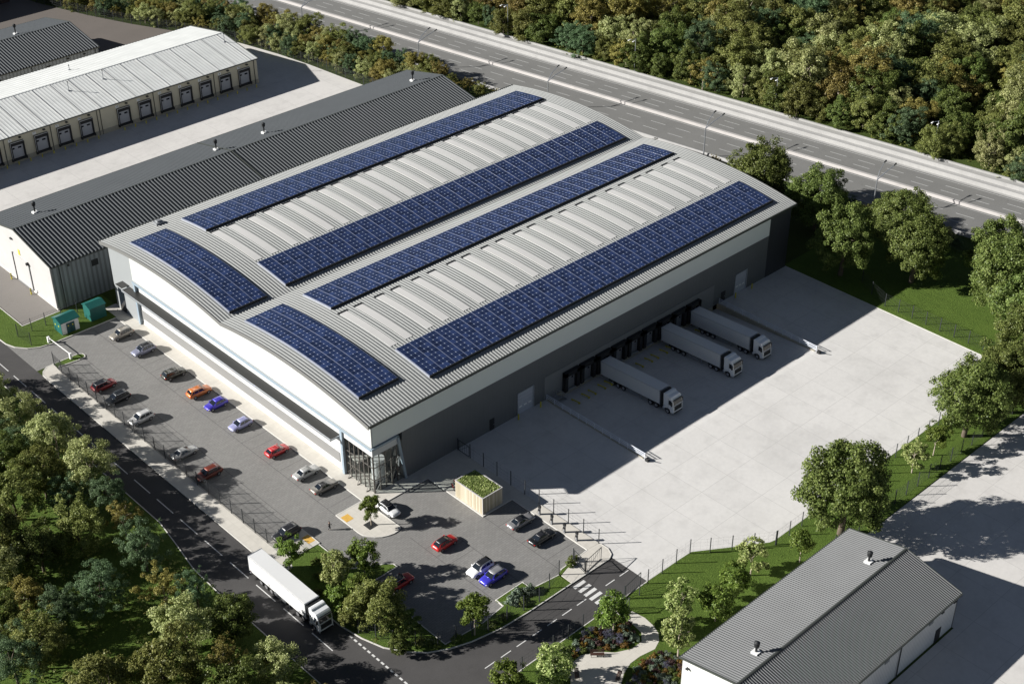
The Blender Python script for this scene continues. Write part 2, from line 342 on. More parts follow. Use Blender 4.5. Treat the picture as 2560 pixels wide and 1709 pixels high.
# car park surface
g = MB(); g.sheet([(-19.3, -10.9), (-19.3, 68.9), (-18.2, 69), (-18.2, 70.4), (-22.4, 70.6), (-22.4, 82.5), (-21.5, 80.5), (-20, 78.5), (-18.2, 77.4), (-15.9, 77), (-2.3, 76.9), (-2.3, .2), (.7, .2), (.7, -2.6), (9.1, -2.6), (9.1, -16.1), (15.5, -16.1), (15.5, -33), (8, -34.1), (3, -33.4), (-13.9, -33.4), (-13.9, -15.6), (-13.9, -10.9)], .012)
struct('car_park', g, M['pavers'])
H = .13                                          # upstand of everything behind a kerb
islC = [(-2.1, -9.1), (-2.9, -9.45), (-3.8, -9.5), (-4.8, -9.25), (-5.7, -8.85), (-6.5, -8.2), (-7.1, -7.4), (-7.55, -6.6), (-7.7, -5.7)]
PV = [(-2.36, 76.8), (.35, 76.8), (.35, 81.5), (.0, 81.5), (.35, 81.4), (.35, .3), (17.7, .3), (17.85, -33.2), (15.4, -33.0), (15.4, -16.1), (9.1, -16.05), (9.1, -2.62), (-2.2, -2.62)] + islC + [(-7.68, .22), (-2.36, .22)]
PV = [(-2.36, 76.8), (.35, 76.8), (.35, .3), (17.7, .3), (17.85, -33.2), (15.4, -33.0), (15.4, -16.1), (9.1, -16.05), (9.1, -2.62), (-2.2, -2.62)] + islC + [(-7.68, .22), (-2.36, .22)]
g = MB(); g.prism(PV, 0, H); struct('pavement', g, M['pave'])
g = MB(); g.prism([(-2.2, 76.8), (-2.2, 81.4), (.3, 81.4), (.3, 76.83)], 0, H-.01); struct('side_pavement', g, M['pave'])
PATH = [(-22.4, 1.0), (-22.35, 66.6), (-22.3, 68.4), (-21.7, 69.5), (-20.5, 70.4), (-19.2, 70.4), (-19.2, 69.1), (-19.3, 68.8), (-19.3, 2.2), (-13.7, 2.2), (-13.7, -3.3), (-19.2, -3.3), (-20, -5), (-22.4, -5)]
g = MB(); g.prism(PATH, 0, H); struct('roadside_path', g, M['pave'])
GP = [(17.84, -33.25), (17.9, -35), (17.3, -36.2), (16.4, -36.72), (8.3, -36.72), (8.4, -34.4), (10.0, -33.95), (14.5, -33.05), (15.4, -33.02)]
g = MB(); g.prism(GP, 0, H); struct('gate_path', g, M['pave'])
GRD = [(10.2, -45.3), (10.8, -49.2), (10.5, -51.2), (9.9, -52.6), (8.9, -53.7), (7.2, -54.4), (4.6, -53.9), (2.6, -53.9), (.5, -54.6), (-1.1, -55.6), (-3, -58), (-9, -58), (-7.5, -53), (-6.2, -50.8), (-4.75, -49.3), (-3.1, -48.2), (-1.4, -48), (.8, -49.05), (2.6, -51), (4.8, -52.1), (6.9, -52.1), (8.2, -50.9), (8.6, -48.5), (8.5, -45.3)]
g = MB(); g.prism(GRD, 0, H+.012); struct('garden_path', g, M['pave'])
# lawns
def lawn(pts, name='lawn', h=H-.01): g = MB(); g.prism(pts, 0, h); return struct(name, g, M['grass'])
lawn([(-22.3, 85), (-22.2, 82.8), (-21.5, 80.6), (-20, 78.6), (-18.2, 77.5), (-15.9, 77.05), (-2.25, 76.85), (-2.25, 81.4), (0, 81.4), (0, 86.4), (-9, 86.4), (-17, 86.4), (-17, 114), (-22.3, 114)])
lawn([(-18.1, 69.1), (-18.95, 69.1), (-18.95, 70.3), (-16, 70.35), (-14.2, 70.3), (-13.6, 69.8), (-13.5, 69.2), (-13.8, 68.75), (-15, 68.6)])
lawn([(-19.2, -3.45), (-14.0, -3.5), (-14.0, -11.3), (-12.1, -12.7), (-9.3, -14.2), (-8.5, -15), (-8.45, -15.7), (-13.8, -15.75), (-13.9, -33.3), (-7, -33.8), (-2.5, -33.25), (-2.5, -31.6), (3, -31.5), (3.05, -33), (4, -33.6), (8.1, -34.1), (8.2, -36.6), (-.3, -36.55), (-5.8, -36.25), (-10.7, -35.3), (-13.9, -34.2), (-16.6, -32.6), (-18.7, -30.4), (-20.5, -27.6), (-21.6, -24.1), (-22.3, -19.8), (-22.3, -5), (-20, -5.05)])
lawn([(9.4, -33.45), (14.5, -32.95), (10.2, -33.85), (8.6, -34.2), (8.3, -33.9)])
lawn([(107.35, -51.6), (160, -51.6), (160, -60.4), (41.8, -60.4), (41.8, -61.4), (3, -61.4), (3, -80), (-16, -80), (-16, -47), (-12.6, -44.5), (-9, -44.25), (16.95, -44.25), (24.2, -44.3), (26.7, -44.4), (27.3, -44.8), (34.2, -49.4), (37.2, -51.3), (38.4, -51.6)])
lawn([(107.5, .3), (107.5, -51.5), (139, -51.5), (139, .3)])
lawn([(-29.1, 150), (-29.1, 18), (-30, 12), (-31.2, 5), (-31.4, -2), (-31.4, -130), (-75, -130), (-75, 150)], 'verge')
# kerbs
def kerb(pts, closed=False, w=.16, h=H+.02):
    n = len(pts); segs = []
    for i in range(n if closed else n-1):
        a = Vector((*pts[i], 0)); b = Vector((*pts[(i+1) % n], 0)); segs.append((a, b))
    g = MB()
    P = [Vector((*p, 0)) for p in pts]; L = []; Rr = []
    for i in range(n):
        a = P[i-1] if (i > 0 or closed) else None; b = P[(i+1) % n] if (i < n-1 or closed) else None
        d1 = (P[i]-a).normalized() if a else (b-P[i]).normalized(); d2 = (b-P[i]).normalized() if b else d1
        t = (d1+d2); t = t.normalized() if t.length > .01 else d1
        nn = Vector((-t.y, t.x, 0)); k = min(2.0, 1/max(.3, nn.dot(Vector((-d1.y, d1.x, 0)))))
        L.append(P[i]+nn*w/2*k); Rr.append(P[i]-nn*w/2*k)
    for i in range(n if closed else n-1):
        j = (i+1) % n; a, b, c, d = L[i], L[j], Rr[j], Rr[i]; u = Vector((0, 0, h)); o = Vector((0, 0, .002))
        g.add([a+o, b+o, c+o, d+o, a+u, b+u, c+u, d+u], [(4, 5, 6, 7), (0, 1, 5, 4), (2, 3, 7, 6), (1, 2, 6, 5), (3, 0, 4, 7)])
    return struct('kerb', g, M['kerb'])
kerb([(-2.36, 76.8), (-2.36, .22), (-7.68, .22)]+islC[::-1]+[(-2.2, -2.62), (9.1, -2.62), (9.1, -16.05), (15.4, -16.1), (15.4, -33)])
kerb([(-22.4, -20), (-22.4, 66.6), (-22.3, 68.4), (-21.7, 69.5), (-20.5, 70.45), (-19.2, 70.5), (-16, 70.45), (-14.1, 70.4), (-13.5, 69.9), (-13.4, 69.2), (-13.7, 68.65), (-15, 68.5), (-18.9, 69.0)])
kerb([(-22.4, 85), (-22.3, 82.8), (-21.6, 80.6), (-20.05, 78.55), (-18.2, 77.4), (-15.9, 76.95), (-2.25, 76.78), (-2.3, 74.9)])
kerb([(-19.25, -3.3), (-13.65, -3.25), (-13.65, 2.2)])
kerb([(-13.9, -3.5), (-13.9, -11.2), (-12.0, -12.6), (-9.2, -14.1), (-8.35, -15), (-8.35, -15.8), (-13.75, -15.85), (-13.8, -33.2), (-7, -33.7), (-2.45, -33.15), (-2.4, -31.5), (3.1, -31.42), (3.15, -32.95), (4.05, -33.5), (8.2, -34.05)])
kerb([(-22.4, -19.8), (-21.7, -24.1), (-20.6, -27.7), (-18.8, -30.5), (-16.7, -32.7), (-13.9, -34.3), (-10.7, -35.4), (-5.8, -36.35), (-.3, -36.65), (8.2, -36.7), (16.4, -36.78), (17.35, -36.25), (17.95, -35), (17.9, -33.3)])
kerb([(-16, -47.2), (-12.6, -44.6), (-9, -44.2), (16.95, -44.2)])
kerb([(-29.05, 150), (-29.05, 18), (-29.95, 12), (-31.15, 5), (-31.35, -2), (-31.35, -130)])
kerb([(107.45, .2), (107.45, -51.4)], h=.06); kerb([(-9.05, 86.45), (-17, 86.45), (-17, 114)])
kerb([(9.3, -33.4), (15.3, -33.05)])
# painted markings
def marks(name, rects, m='white_line', z=.017):
    g = MB()
    for x0, y0, x1, y1 in rects: g.quad((x0, y0, z), (x1, y0, z), (x1, y1, z), (x0, y1, z))
    return struct(name, g, M[m])
marks('lane_dashes', [(-26.28, y, -26.12, y+4.9) for y in [-37+6.95*k for k in range(27)] if y > -26 or y < -60] + [(x, -40.55, x+1.95, -40.4) for x in [-12.8+3.06*k for k in range(10)] if x < 7 or x > 10])
marks('give_way_line', [(-22.75, -22.4-1.02*k-.62, -22.45, -22.4-1.02*k) for k in range(22)])
marks('zebra_crossing', [(7.85, -37.9-1.13*k, 10.2, -37.3-1.13*k) for k in range(6)])
jl = [(-7.72, y-.04, -2.45, y+.04) for y in [2.6+2.66*k for k in range(28)]] + [(-7.76, .3, -7.66, 76)] + [(-13.95, 3, -13.85, 68)] + [(-19.1, y-.04, -13.9, y+.04) for y in [5+2.66*k for k in range(24)]]
jl += [(-2.6, -31.4, -2.5, -12), (2.9, -31.4, 3.0, -16)] + [(-2.5, y-.04, 2.9, y+.04) for y in [-31.2+2.6*k for k in range(7)]] + [(9.15, -32.9, 9.25, -16.3)] + [(9.2, y-.04, 15.3, y+.04) for y in [-30.3, -27.6, -24.9, -22.2, -19.5]]
M['joint'] = plain('dark_paver_joint', (.105, .10, .098), .85)
marks('bay_lines', jl, 'joint')
for x0, y0, x1, y1 in ((-7.55, -2.35, -6.15, -.75), (-15.0, -2.35, -13.75, -.45)):
    g = MB(); g.box(x0, y0, H-.05, x1, y1, H+.012)
    for i in range(7):
        for j in range(7): g.box(x0+.12+i*(x1-x0-.2)/7, y0+.12+j*(y1-y0-.2)/7, H+.01, x0+.2+i*(x1-x0-.2)/7, y0+.2+j*(y1-y0-.2)/7, H+.022)
    struct('tactile_paving', g, M['ochre'])

# ---------------------------------------------------------------- motorway
HU = Vector((math.cos(R(-81.15)), math.sin(R(-81.15)), 0)); HN = Vector((-HU.y, HU.x, 0)); HO = Vector((143.0, 0, 0))
def hw(s, o, z=0): return HO+HU*s+HN*o+Vector((0, 0, z))
def hstrip(g, s0, s1, o0, o1, z0, z1):
    p = [hw(s0, o0), hw(s1, o0), hw(s1, o1), hw(s0, o1)]
    g.add([(q.x, q.y, z0) for q in p]+[(q.x, q.y, z1) for q in p], [(0,3,2,1),(4,5,6,7),(0,1,5,4),(1,2,6,5),(2,3,7,6),(3,0,4,7)])
S0, S1 = -340, 260
g = MB(); hstrip(g, S0, S1, -.6, 22.2, -.05, .03); struct('motorway', g, M['motorway'])
M['apron'] = concrete('motorway_apron', (.36, .355, .345), 0, 0)
g = MB(); hstrip(g, S0, S1, 22.2, 30.6, -.05, .05); struct('motorway_shoulder', g, M['apron'])
g = MB()
for o in (4.3, 7.9, 16.2, 18.9):
    s = S0
    while s < S1: hstrip(g, s, s+4.2, o-.11, o+.11, .02, .036); s += 7.2
for o in (.55, 11.4, 13.9, 21.6): hstrip(g, S0, S1, o-.1, o+.1, .02, .036)
struct('motorway_markings', g, M['fade_line'])
def barrier(name, o0, o1, h, lab, m='apron'):
    g = MB(); a, b = hw(S0, o0), hw(S1, o0); wd = o1-o0
    prof = [(0, 0), (wd, 0), (wd*.72, h), (wd*.28, h)]
    vs = []
    for s in (S0, S1): vs += [tuple(hw(s, o0+p, z)) for p, z in prof]
    g.add(vs, [(0, 1, 2, 3), (7, 6, 5, 4)]+[(i, i+4, (i+1) % 4+4, (i+1) % 4) for i in range(4)])
    o = g.build(name, M[m]); return tag(o, lab, 'barrier')
M['medconc'] = concrete('median_concrete', (.40, .38, .365), 0, 0)
barrier('central_barrier', 11.9, 13.35, .55, 'broad pale concrete barrier down the middle of the motorway', 'medconc')
barrier('road_barrier', -1.0, -.5, .8, 'low white concrete barrier along the near edge of the motorway', 'hwkerb')
barrier('road_barrier', 23.0, 23.6, .95, 'inner one of two pale barriers on the far shoulder of the motorway')
barrier('road_barrier', 26.4, 27.0, .95, 'outer one of two pale barriers on the far shoulder of the motorway')
g = MB(); hstrip(g, S0, S1, 30.2, 30.6, .05, .5); tag(g.build('parapet_wall', M['apron']), 'low concrete parapet between the motorway shoulder and the wood', 'wall')
# ---------------------------------------------------------------- main warehouse
LX, WY = 107.4, 80.0
X0, X1, Y0, Y1 = -1.05, LX, -1.0, 81.0
def roofz(y):
    """two low barrel vaults meeting in a valley gutter at y = 40"""
    c = 19.5 if y < 40 else 60.5; k = 1-((y-c)/20.5)**2
    e = 14.75 if abs(y-40) > 20.5 else 15.15
    t = (y-Y0)/(40-Y0) if y < 40 else (Y1-y)/(Y1-40)
    return 14.75+.45*t+1.85*k
wh = thing('warehouse', (0, 0, 0), 0, 'huge white and dark grey warehouse with a double barrel roof carrying solar panels', 'warehouse')
NY = 48
ys = [Y0+(Y1-Y0)*i/NY for i in range(NY+1)]
def corrugated(path, x0, x1, period, h, top=.3, flank=.12):
    """sheet with real ribs: path = list of (y, z); ribs run along the path, profile along x"""
    xs = []; n = max(1, int(round((x1-x0)/period))); p = (x1-x0)/n
    for i in range(n):
        b = x0+i*p; xs += [(b, 0), (b+p*(1-top-2*flank), 0), (b+p*(1-top-flank), h), (b+p*(1-flank), h)]
    xs.append((x1, 0)); m = len(xs); g = MB(); nrm = []
    for i, (y, z) in enumerate(path):
        a = path[max(0, i-1)]; b = path[min(len(path)-1, i+1)]; d = Vector((0, b[0]-a[0], b[1]-a[1])).normalized(); nn = Vector((0, -d.z, d.y))
        if nn.z < 0: nn = -nn
        for x, hh in xs: g.v.append((x, y+nn.y*hh, z+nn.z*hh))
    flip = path[1][0] < path[0][0]
    for i in range(len(path)-1):
        for j in range(m-1):
            f = (i*m+j, i*m+j+1, (i+1)*m+j+1, (i+1)*m+j); g.f.append(f[::-1] if flip else f)
    return g
rf = corrugated([(y, roofz(y)) for y in ys], X0, X1, .62, .062, .32, .08).build('roof', M['roofm'], wh, recalc=False)
# fascia and gutter, parts of the roof
g = MB()
prof_t = [(y, roofz(y)+.1) for y in ys]; prof_b = [(y, roofz(y)-.62) for y in ys][::-1]
g.extr(prof_t+prof_b, 'x', X0-.08, X0+.02); g.build('fascia', M['fascia'], rf); g = MB(); g.extr(prof_t+prof_b, 'x', X1-.02, X1+.06); g.build('fascia', M['fascia'], rf)
g = MB(); g.box(X0, Y0-.22, 14.42, X1, Y0, 14.86); g.build('gutter', M['gutter'], rf); g = MB(); g.box(X0, Y1, 14.42, X1, Y1+.22, 14.86); g.build('gutter', M['gutter'], rf)
g = MB()
prof_s = [(y, roofz(y)-.25) for y in ys]+[(y, roofz(y)-.4) for y in ys][::-1]; g.extr(prof_s, 'x', X0+.03, X1-.03); g.build('soffit', M['gutter'], rf)
# rooflights with their dark end vents
def rooflight(x, ya, yb, flip):
    g = MB(); n = 10; wv = .78; yy = [ya+(yb-ya)*i/n for i in range(n+1)]
    rings = [[(x-wv, y, roofz(y)-.05), (x+wv, y, roofz(y)-.05), (x+wv, y, roofz(y)+.075), (x-wv, y, roofz(y)+.075)] for y in yy]
    g.loft(rings); s = g.build('rooflight', M['skylight'], rf)
    ye = yb+.12; g = MB(); g.box(x-1.0, ye-.2, roofz(ye)-.05, x+1.0, ye+.2, roofz(ye)+.14); g.build('end_vent', M['black'], s)
for x in (102.4, 98.75, 94.1, 90.45, 85.75, 82.1, 77.45, 73.75, 69, 65.35, 60.75, 57.05, 52.3, 48.7, 44, 40.35, 35.65, 32, 27.3, 23.6, 18.9, 15.3): rooflight(x, 51.5, 66.0, 0)
for x in (15, 18.35, 23, 26.7, 31.4, 35.1, 39.85, 43.45, 48.2, 51.9, 56.5, 60.2, 64.9, 68.6, 73.3, 77, 81.7, 85.4, 90.1, 93.8, 98.4, 102.1): rooflight(x, 12.2, 26.0, 0)
g = MB(); g.box(9.6, 77.6, roofz(78), 11.2, 79.0, roofz(78)+.55); g.box(10.0, 77.9, roofz(78)+.5, 10.8, 78.7, roofz(78)+.85); g.build('roof_hatch', M['steel'], rf)
# walls: front (x=0), dock side (y=0), rear, left
zt = lambda y: roofz(y)-.3
yw = [0+80*i/40 for i in range(41)]
def front_panel(ya, yb, z0f, z1f, x0, x1, name, m):
    yy = [ya+(yb-ya)*i/24 for i in range(25)]; g = MB()
    g.extr([(y, z0f(y)) for y in yy]+[(y, z1f(y)) for y in yy][::-1], 'x', x0, x1); return g.build(name, m, wh)
front_panel(0.0, 72.1, lambda y: 9.55, zt, 0, .3, 'upper_front_wall', M['white'])
front_panel(72.1, 80, lambda y: 0, zt, .0, .3, 'end_panel', M['ltgrey'])
front_panel(8.1, 72.1, lambda y: 0, lambda y: 9.2, .28, .5, 'lower_front_wall', M['white2'])
g = MB(); g.box(.2, 8.1, .13, .26, 71.4, .5); g.build('wall_plinth', M['kerb'], wh)
g = MB(); g.box(-.28, .0, 8.95, .3, 72.1, 9.3); g.box(-.28, 71.2, .13, .3, 71.75, 8.95); g.box(-.28, 7.55, .13, .3, 8.1, 8.95); g.build('front_frame', M['blue'], wh)
g = MB(); g.box(-.1, .0, 9.3, .3, 72.1, 9.55); g.build('grey_strip', M['ltgrey'], wh)  # light grey strip between the blue frame and the upper wall
g = MB(); g.box(.3, 71.05, .13, .6, 71.2, 8.9); g.build('front_reveal', M['black'], wh)
g = MB(); g.box(.2, 9.2, 1.5, .3, 71.0, 3.4); g.build('grey_band', M['greyband'], wh)
# canopy along the front
cp = MB(); cp.box(-1.75, 8.6, 7.32, .28, 73.6, 7.40); cpo = cp.build('canopy', M['canopy'], wh)
cp = MB(); cp.box(-1.9, 8.5, 7.2, -1.75, 73.7, 7.5); cp.box(-1.9, 8.5, 7.2, .1, 8.6, 7.45); cp.box(-1.9, 73.6, 7.2, .1, 73.7, 7.45)
cp.build('canopy_edge', M['galv'], cpo)
cp = MB()
for i in range(28): cp.bar((-1.7, 9.2+i*2.36, 7.3), (.28, 9.2+i*2.36, 6.7), .1)
cp.build('canopy_bracket', M['steel'], cpo)
cp = MB(); cp.box(-1.6, 73.9, 7.55, -.02, 76.2, 7.63); c2 = cp.build('door_canopy', M['canopy'], wh)
g = MB(); g.box(-.06, 76.5, .13, 0.02, 78.7, 5.2); g.build('tall_window', M['dkglass'], wh)
g = MB(); g.box(-.05, 77.0, .13, 0.05, 78.2, 2.4); g.build('door', M['anthr'], wh)
g = MB()
for yy in (77.2, 77.8): g.tube((-1.3, yy, .1), (-1.3, yy, 1.1), .04); 
g.tube((-1.3, 77.2, 1.1), (-1.3, 77.8, 1.1), .04); hoop = g.build('cycle_hoop', M['galv']); tag(hoop, 'small steel hoop standing by the side door of the white front', 'bike stand')
# dock side
g = MB(); g.extr([(5.6, 9.6), (5.6, 14.4), (100.8, 14.4), (100.8, 9.6)], 'y', 0, .3); g.box(.3, 0, 9.6, 5.6, .3, 14.4); g.build('pale_band', M['band'], wh)
gd = MB()                                       # dark wall with real openings for the level doors
def wallspan(x0, x1, z0, z1): gd.box(x0, 0.02, z0, x1, .32, z1)
wallspan(6.2, 31.85, -.02, 9.6); wallspan(31.85, 35.9, 4.65, 9.6); wallspan(35.9, 38.4, -.02, 9.6)
wallspan(38.4, 84.5, 4.95, 9.6); wallspan(84.5, 90.95, -.02, 9.6); wallspan(90.95, 94.75, 4.5, 9.6); wallspan(94.75, 100.8, -.02, 9.6)
gd.build('dark_wall', M['dkgrey'], wh)
g = MB(); g.box(100.8, -.05, 0, 107.35, .3, 14.4); g.box(107.1, .3, 0, 107.35, 80, 14.6); g.build('corner_panel', M['anthr'], wh)
g = MB(); g.box(0.3, 79.7, 0, 107.1, 80, 14.6); g.build('left_wall', M['ltgrey'], wh)
# level access doors
def roller(x0, x1, h):
    g = MB(); g.box(x0+.12, .12, 0, x1-.12, .2, h-.05)
    d = g.build('roller_door', M['doorwhite'], wh)
    g = MB(); g.box(x0, -.08, 0, x0+.16, .3, h); g.box(x1-.16, -.08, 0, x1, .3, h); g.box(x0, -.08, h-.12, x1, .3, h+.05); g.build('door_frame', M['galv'], d)
    g = MB()
    for k in range(3):
        a = x0+.55+k*(x1-x0-1.1-.7)/2; g.box(a, .09, 1.35, a+.7, .13, 1.62)
    g.build('vision_panel', M['sign'], d)
    g = MB()
    for z in (.75, 1.5, 2.25, 3.0, 3.75): g.box(x0+.16, .105, z, x1-.16, .125, z+.03)
    g.build('panel_seam', M['steel'], d)
roller(31.85, 35.9, 4.65); roller(90.95, 94.75, 4.5)
def pdoor(x0, x1, h, z0=0.0):
    g = MB(); g.box(x0, -.03, z0, x1, .05, z0+h); d = g.build('side_door', M['black'], wh)
    g = MB(); g.box(x1-.25, -.09, z0+1.0, x1-.1, -.03, z0+1.06); g.build('handle', M['galv'], d)
pdoor(25.3, 26.4, 2.35); pdoor(39.75, 40.85, 2.3, .1); pdoor(86.9, 88.2, 2.2)
# loading docks: light grey surround, dark dock shelters, doors, levellers
g = MB(); g.box(38.4, -.06, PIT, 84.5, .3, 4.95)
sur = g.build('dock_surround', M['midgrey'], wh)
for k in range(9):
    xc = 44.75+4.22*k-.06*k
    s = MB(); s.box(xc-1.85, -.85, -.1, xc-1.15, -.06, 3.85); s.box(xc+1.15, -.85, -.1, xc+1.85, -.06, 3.85); s.box(xc-1.85, -.85, 3.05, xc+1.85, -.06, 3.9)
    so = s.build('dock_shelter', M['rubber'], wh)
    g = MB(); g.box(xc-1.15, -.14, 0, xc+1.15, -.08, 3.05); g.build('dock_door', M['door'], so)
    g = MB(); g.box(xc-.75, -.18, 1.9, xc-.35, -.14, 2.2); g.box(xc+.35, -.18, 1.9, xc+.75, -.14, 2.2); g.build('vision_panel', M['dkglass'], so)
    g = MB(); g.box(xc-1.0, -.5, -.35, xc+1.0, -.06, -.05); g.box(xc-1.4, -.35, -.6, xc-1.1, -.06, -.1); g.box(xc+1.1, -.35, -.6, xc+1.4, -.06, -.1); g.build('dock_leveller', M['steel'], so)
g = MB(); g.box(38.4, -.1, PIT, 84.5, -.06, .0); g.build('dock_apron_wall', M['creambase'], wh)
# glazed corner entrance with leaning blue frame
g = MB(); g.box(.02, .0, 7.7, .3, 8.1, 8.95); g.box(.3, .02, 7.7, 5.4, .3, 9.0); g.build('entrance_lintel', M['white2'], wh)
fr = MB(); fr.bar((5.2, -.12, 9.4), (6.5, -.12, .13), .38); fr.bar((-.2, -.12, 9.3), (5.3, -.12, 9.3), .38); fr.build('entrance_frame', M['blue'], wh)
gl = MB(); gl.box(.28, .28, .13, .3, 7.5, 7.7); gl.box(.3, .26, .13, 5.9, .28, 7.7); gl.build('entrance_glazing', M['glass'], wh)
mu = MB()
for y in (.3, 1.5, 2.7, 3.9, 5.1, 6.3, 7.45): mu.box(.16, y-.065, .13, .33, y+.065, 7.7)
for x in (.3, 1.5, 2.7, 3.9, 5.1): mu.box(x-.065, .16, .13, x+.065, .33, 7.7)
for z in (2.6, 5.1): mu.box(.2, .3, z-.05, .33, 7.5, z+.05); mu.box(.3, .2, z-.05, 6.0, .33, z+.05)
mu.build('mullion', M['mullion'], wh)
br = MB()
for k in range(4): br.bar((.18, .4+1.75*k, 2.6 if k % 2 else .3), (.18, 2.15+1.75*k, .3 if k % 2 else 2.6), .07)
for k in range(3): br.bar((.4+1.75*k, .18, 5.1 if k % 2 else 2.6), (2.15+1.75*k, .18, 2.6 if k % 2 else 5.1), .08); br.bar((.4+1.75*k, .18, 2.6 if k % 2 else .3), (2.15+1.75*k, .18, .3 if k % 2 else 2.6), .07)
for y in (1.5, 3.9, 6.3): br.box(-.55, y-.04, .13, .2, y+.04, .22); br.bar((-.5, y, .2), (.2, y, 1.6), .06)
br.build('glazing_brace', M['mullion'], wh)
ins = MB(); ins.box(.35, .35, .14, 6.2, 8.0, .16); ins.box(.4, 4.6, 3.7, 7.4, 8.0, 4.0); ins.build('entrance_floor', M['pave'], wh)
ins = MB(); ins.tube((3.0, 2.6, .16), (3.0, 2.6, 4.6), 1.15, n=20); ins.build('entrance_drum', M['white2'], wh)
ins = MB(); ins.box(6.3, .4, 0, 6.6, 8.0, 8.9); ins.box(.5, 8.0, 0, 6.3, 8.08, 8.9); ins.box(.35, .4, 7.75, 6.3, 8, 7.9); ins.build('entrance_inner_wall', M['midgrey'], wh)
ins = MB(); ins.box(1.0, .9, .16, 2.2, 1.5, 1.2); ins.box(4.2, 1.0, .16, 5.6, 1.6, 2.2); ins.build('reception_desk', M['anthr'], wh)

# ---------------------------------------------------------------- solar arrays (each one lifts off the roof as a whole)
def panel_mesh(xa, xb, ya, yb, cell):
    me = bpy.data.meshes.new('solar_panel'); bm = bmesh.new(); uvl = bm.loops.layers.uv.new('UVMap')
    n = max(2, int((yb-ya)/2)); yy = [ya+(yb-ya)*i/n for i in range(n+1)]; up_ = .45
    top = [[bm.verts.new((x, y, roofz(y)+up_)) for x in (xa, xb)] for y in yy]; bot = [[bm.verts.new((x, y, roofz(y)+up_-.07)) for x in (xa, xb)] for y in yy]
    nx = max(1, round((xb-xa)/cell)); ny = max(1, round((yb-ya)/cell))
    for i in range(n):
        f = bm.faces.new((top[i][0], top[i][1], top[i+1][1], top[i+1][0]))
        for l, (u, v) in zip(f.loops, ((0, i/n), (1, i/n), (1, (i+1)/n), (0, (i+1)/n))): l[uvl].uv = (u*nx, v*ny)
        for q in ((bot[i][0], bot[i+1][0], bot[i+1][1], bot[i][1]), (top[i][0], top[i+1][0], bot[i+1][0], bot[i][0]), (top[i][1], bot[i][1], bot[i+1][1], top[i+1][1])):
            ff = bm.faces.new(q)
            for l in ff.loops: l[uvl].uv = (.5, .5)
    for k in (0, n):
        ff = bm.faces.new((top[k][0], bot[k][0], bot[k][1], top[k][1]))
        for l in ff.loops: l[uvl].uv = (.5, .5)
    bmesh.ops.recalc_face_normals(bm, faces=bm.faces[:]); bm.to_mesh(me); bm.free(); me.materials.append(M['solar']); return me
def solar(xa, xb, ya, yb, along, n, cell, lab):
    a = thing('solar_array', (0, 0, 0), 0, lab, 'solar panels', 'solar arrays on the warehouse roof')
    for k in range(n):
        gap = .075
        if along == 'x': p = (xb-xa)/n; me = panel_mesh(xa+k*p+gap, xa+(k+1)*p-gap, ya, yb, cell)
        else: p = (xb-xa)/n; me = panel_mesh(xa+k*p+gap, xa+(k+1)*p-gap, ya, yb, cell)
        o = bpy.data.objects.new('solar_panel', me); col.objects.link(o); o.parent = a
    g = MB(); N = 16
    yy = [ya-.1+(yb-ya+.2)*i/N for i in range(N+1)]
    g.loft([[(xa-.05, y, roofz(y)+.06), (xb+.05, y, roofz(y)+.06), (xb+.05, y, roofz(y)+.40), (xa-.05, y, roofz(y)+.40)] for y in yy])
    g.build('mounting_frame', M['fascia2'], a)
    # black strip for the array's edge and the shadow cast beside it
    g = MB(); g.box(xa-.05, ya-.24, roofz(ya)+.0, xb+.1, ya-.1, roofz(ya)+.44); g.build('edge_shade_strip', M['black'], a)
solar(14.2, 103.6, 67.3, 75.9, 'x', 32, .93, 'longest left hand strip of blue solar panels, beside the grey ribbed shed')
solar(14.2, 103.6, 41.9, 50.3, 'x', 32, .93, 'long strip of blue solar panels just left of the roof valley')
solar(14.2, 103.6, 28.4, 36.5, 'x', 32, .93, 'long strip of blue solar panels just right of the roof valley')
solar(14.2, 103.6, 2.2, 10.7, 'x', 32, .93, 'long strip of blue solar panels along the eave above the loading docks')
solar(1.7, 9.5, 41.2, 74.0, 'y', 3, .93, 'broad block of blue solar panels on the left front vault above the car park')
solar(1.7, 9.7, 4.9, 36.3, 'y', 3, .93, 'broad block of blue solar panels on the right front vault above the entrance')
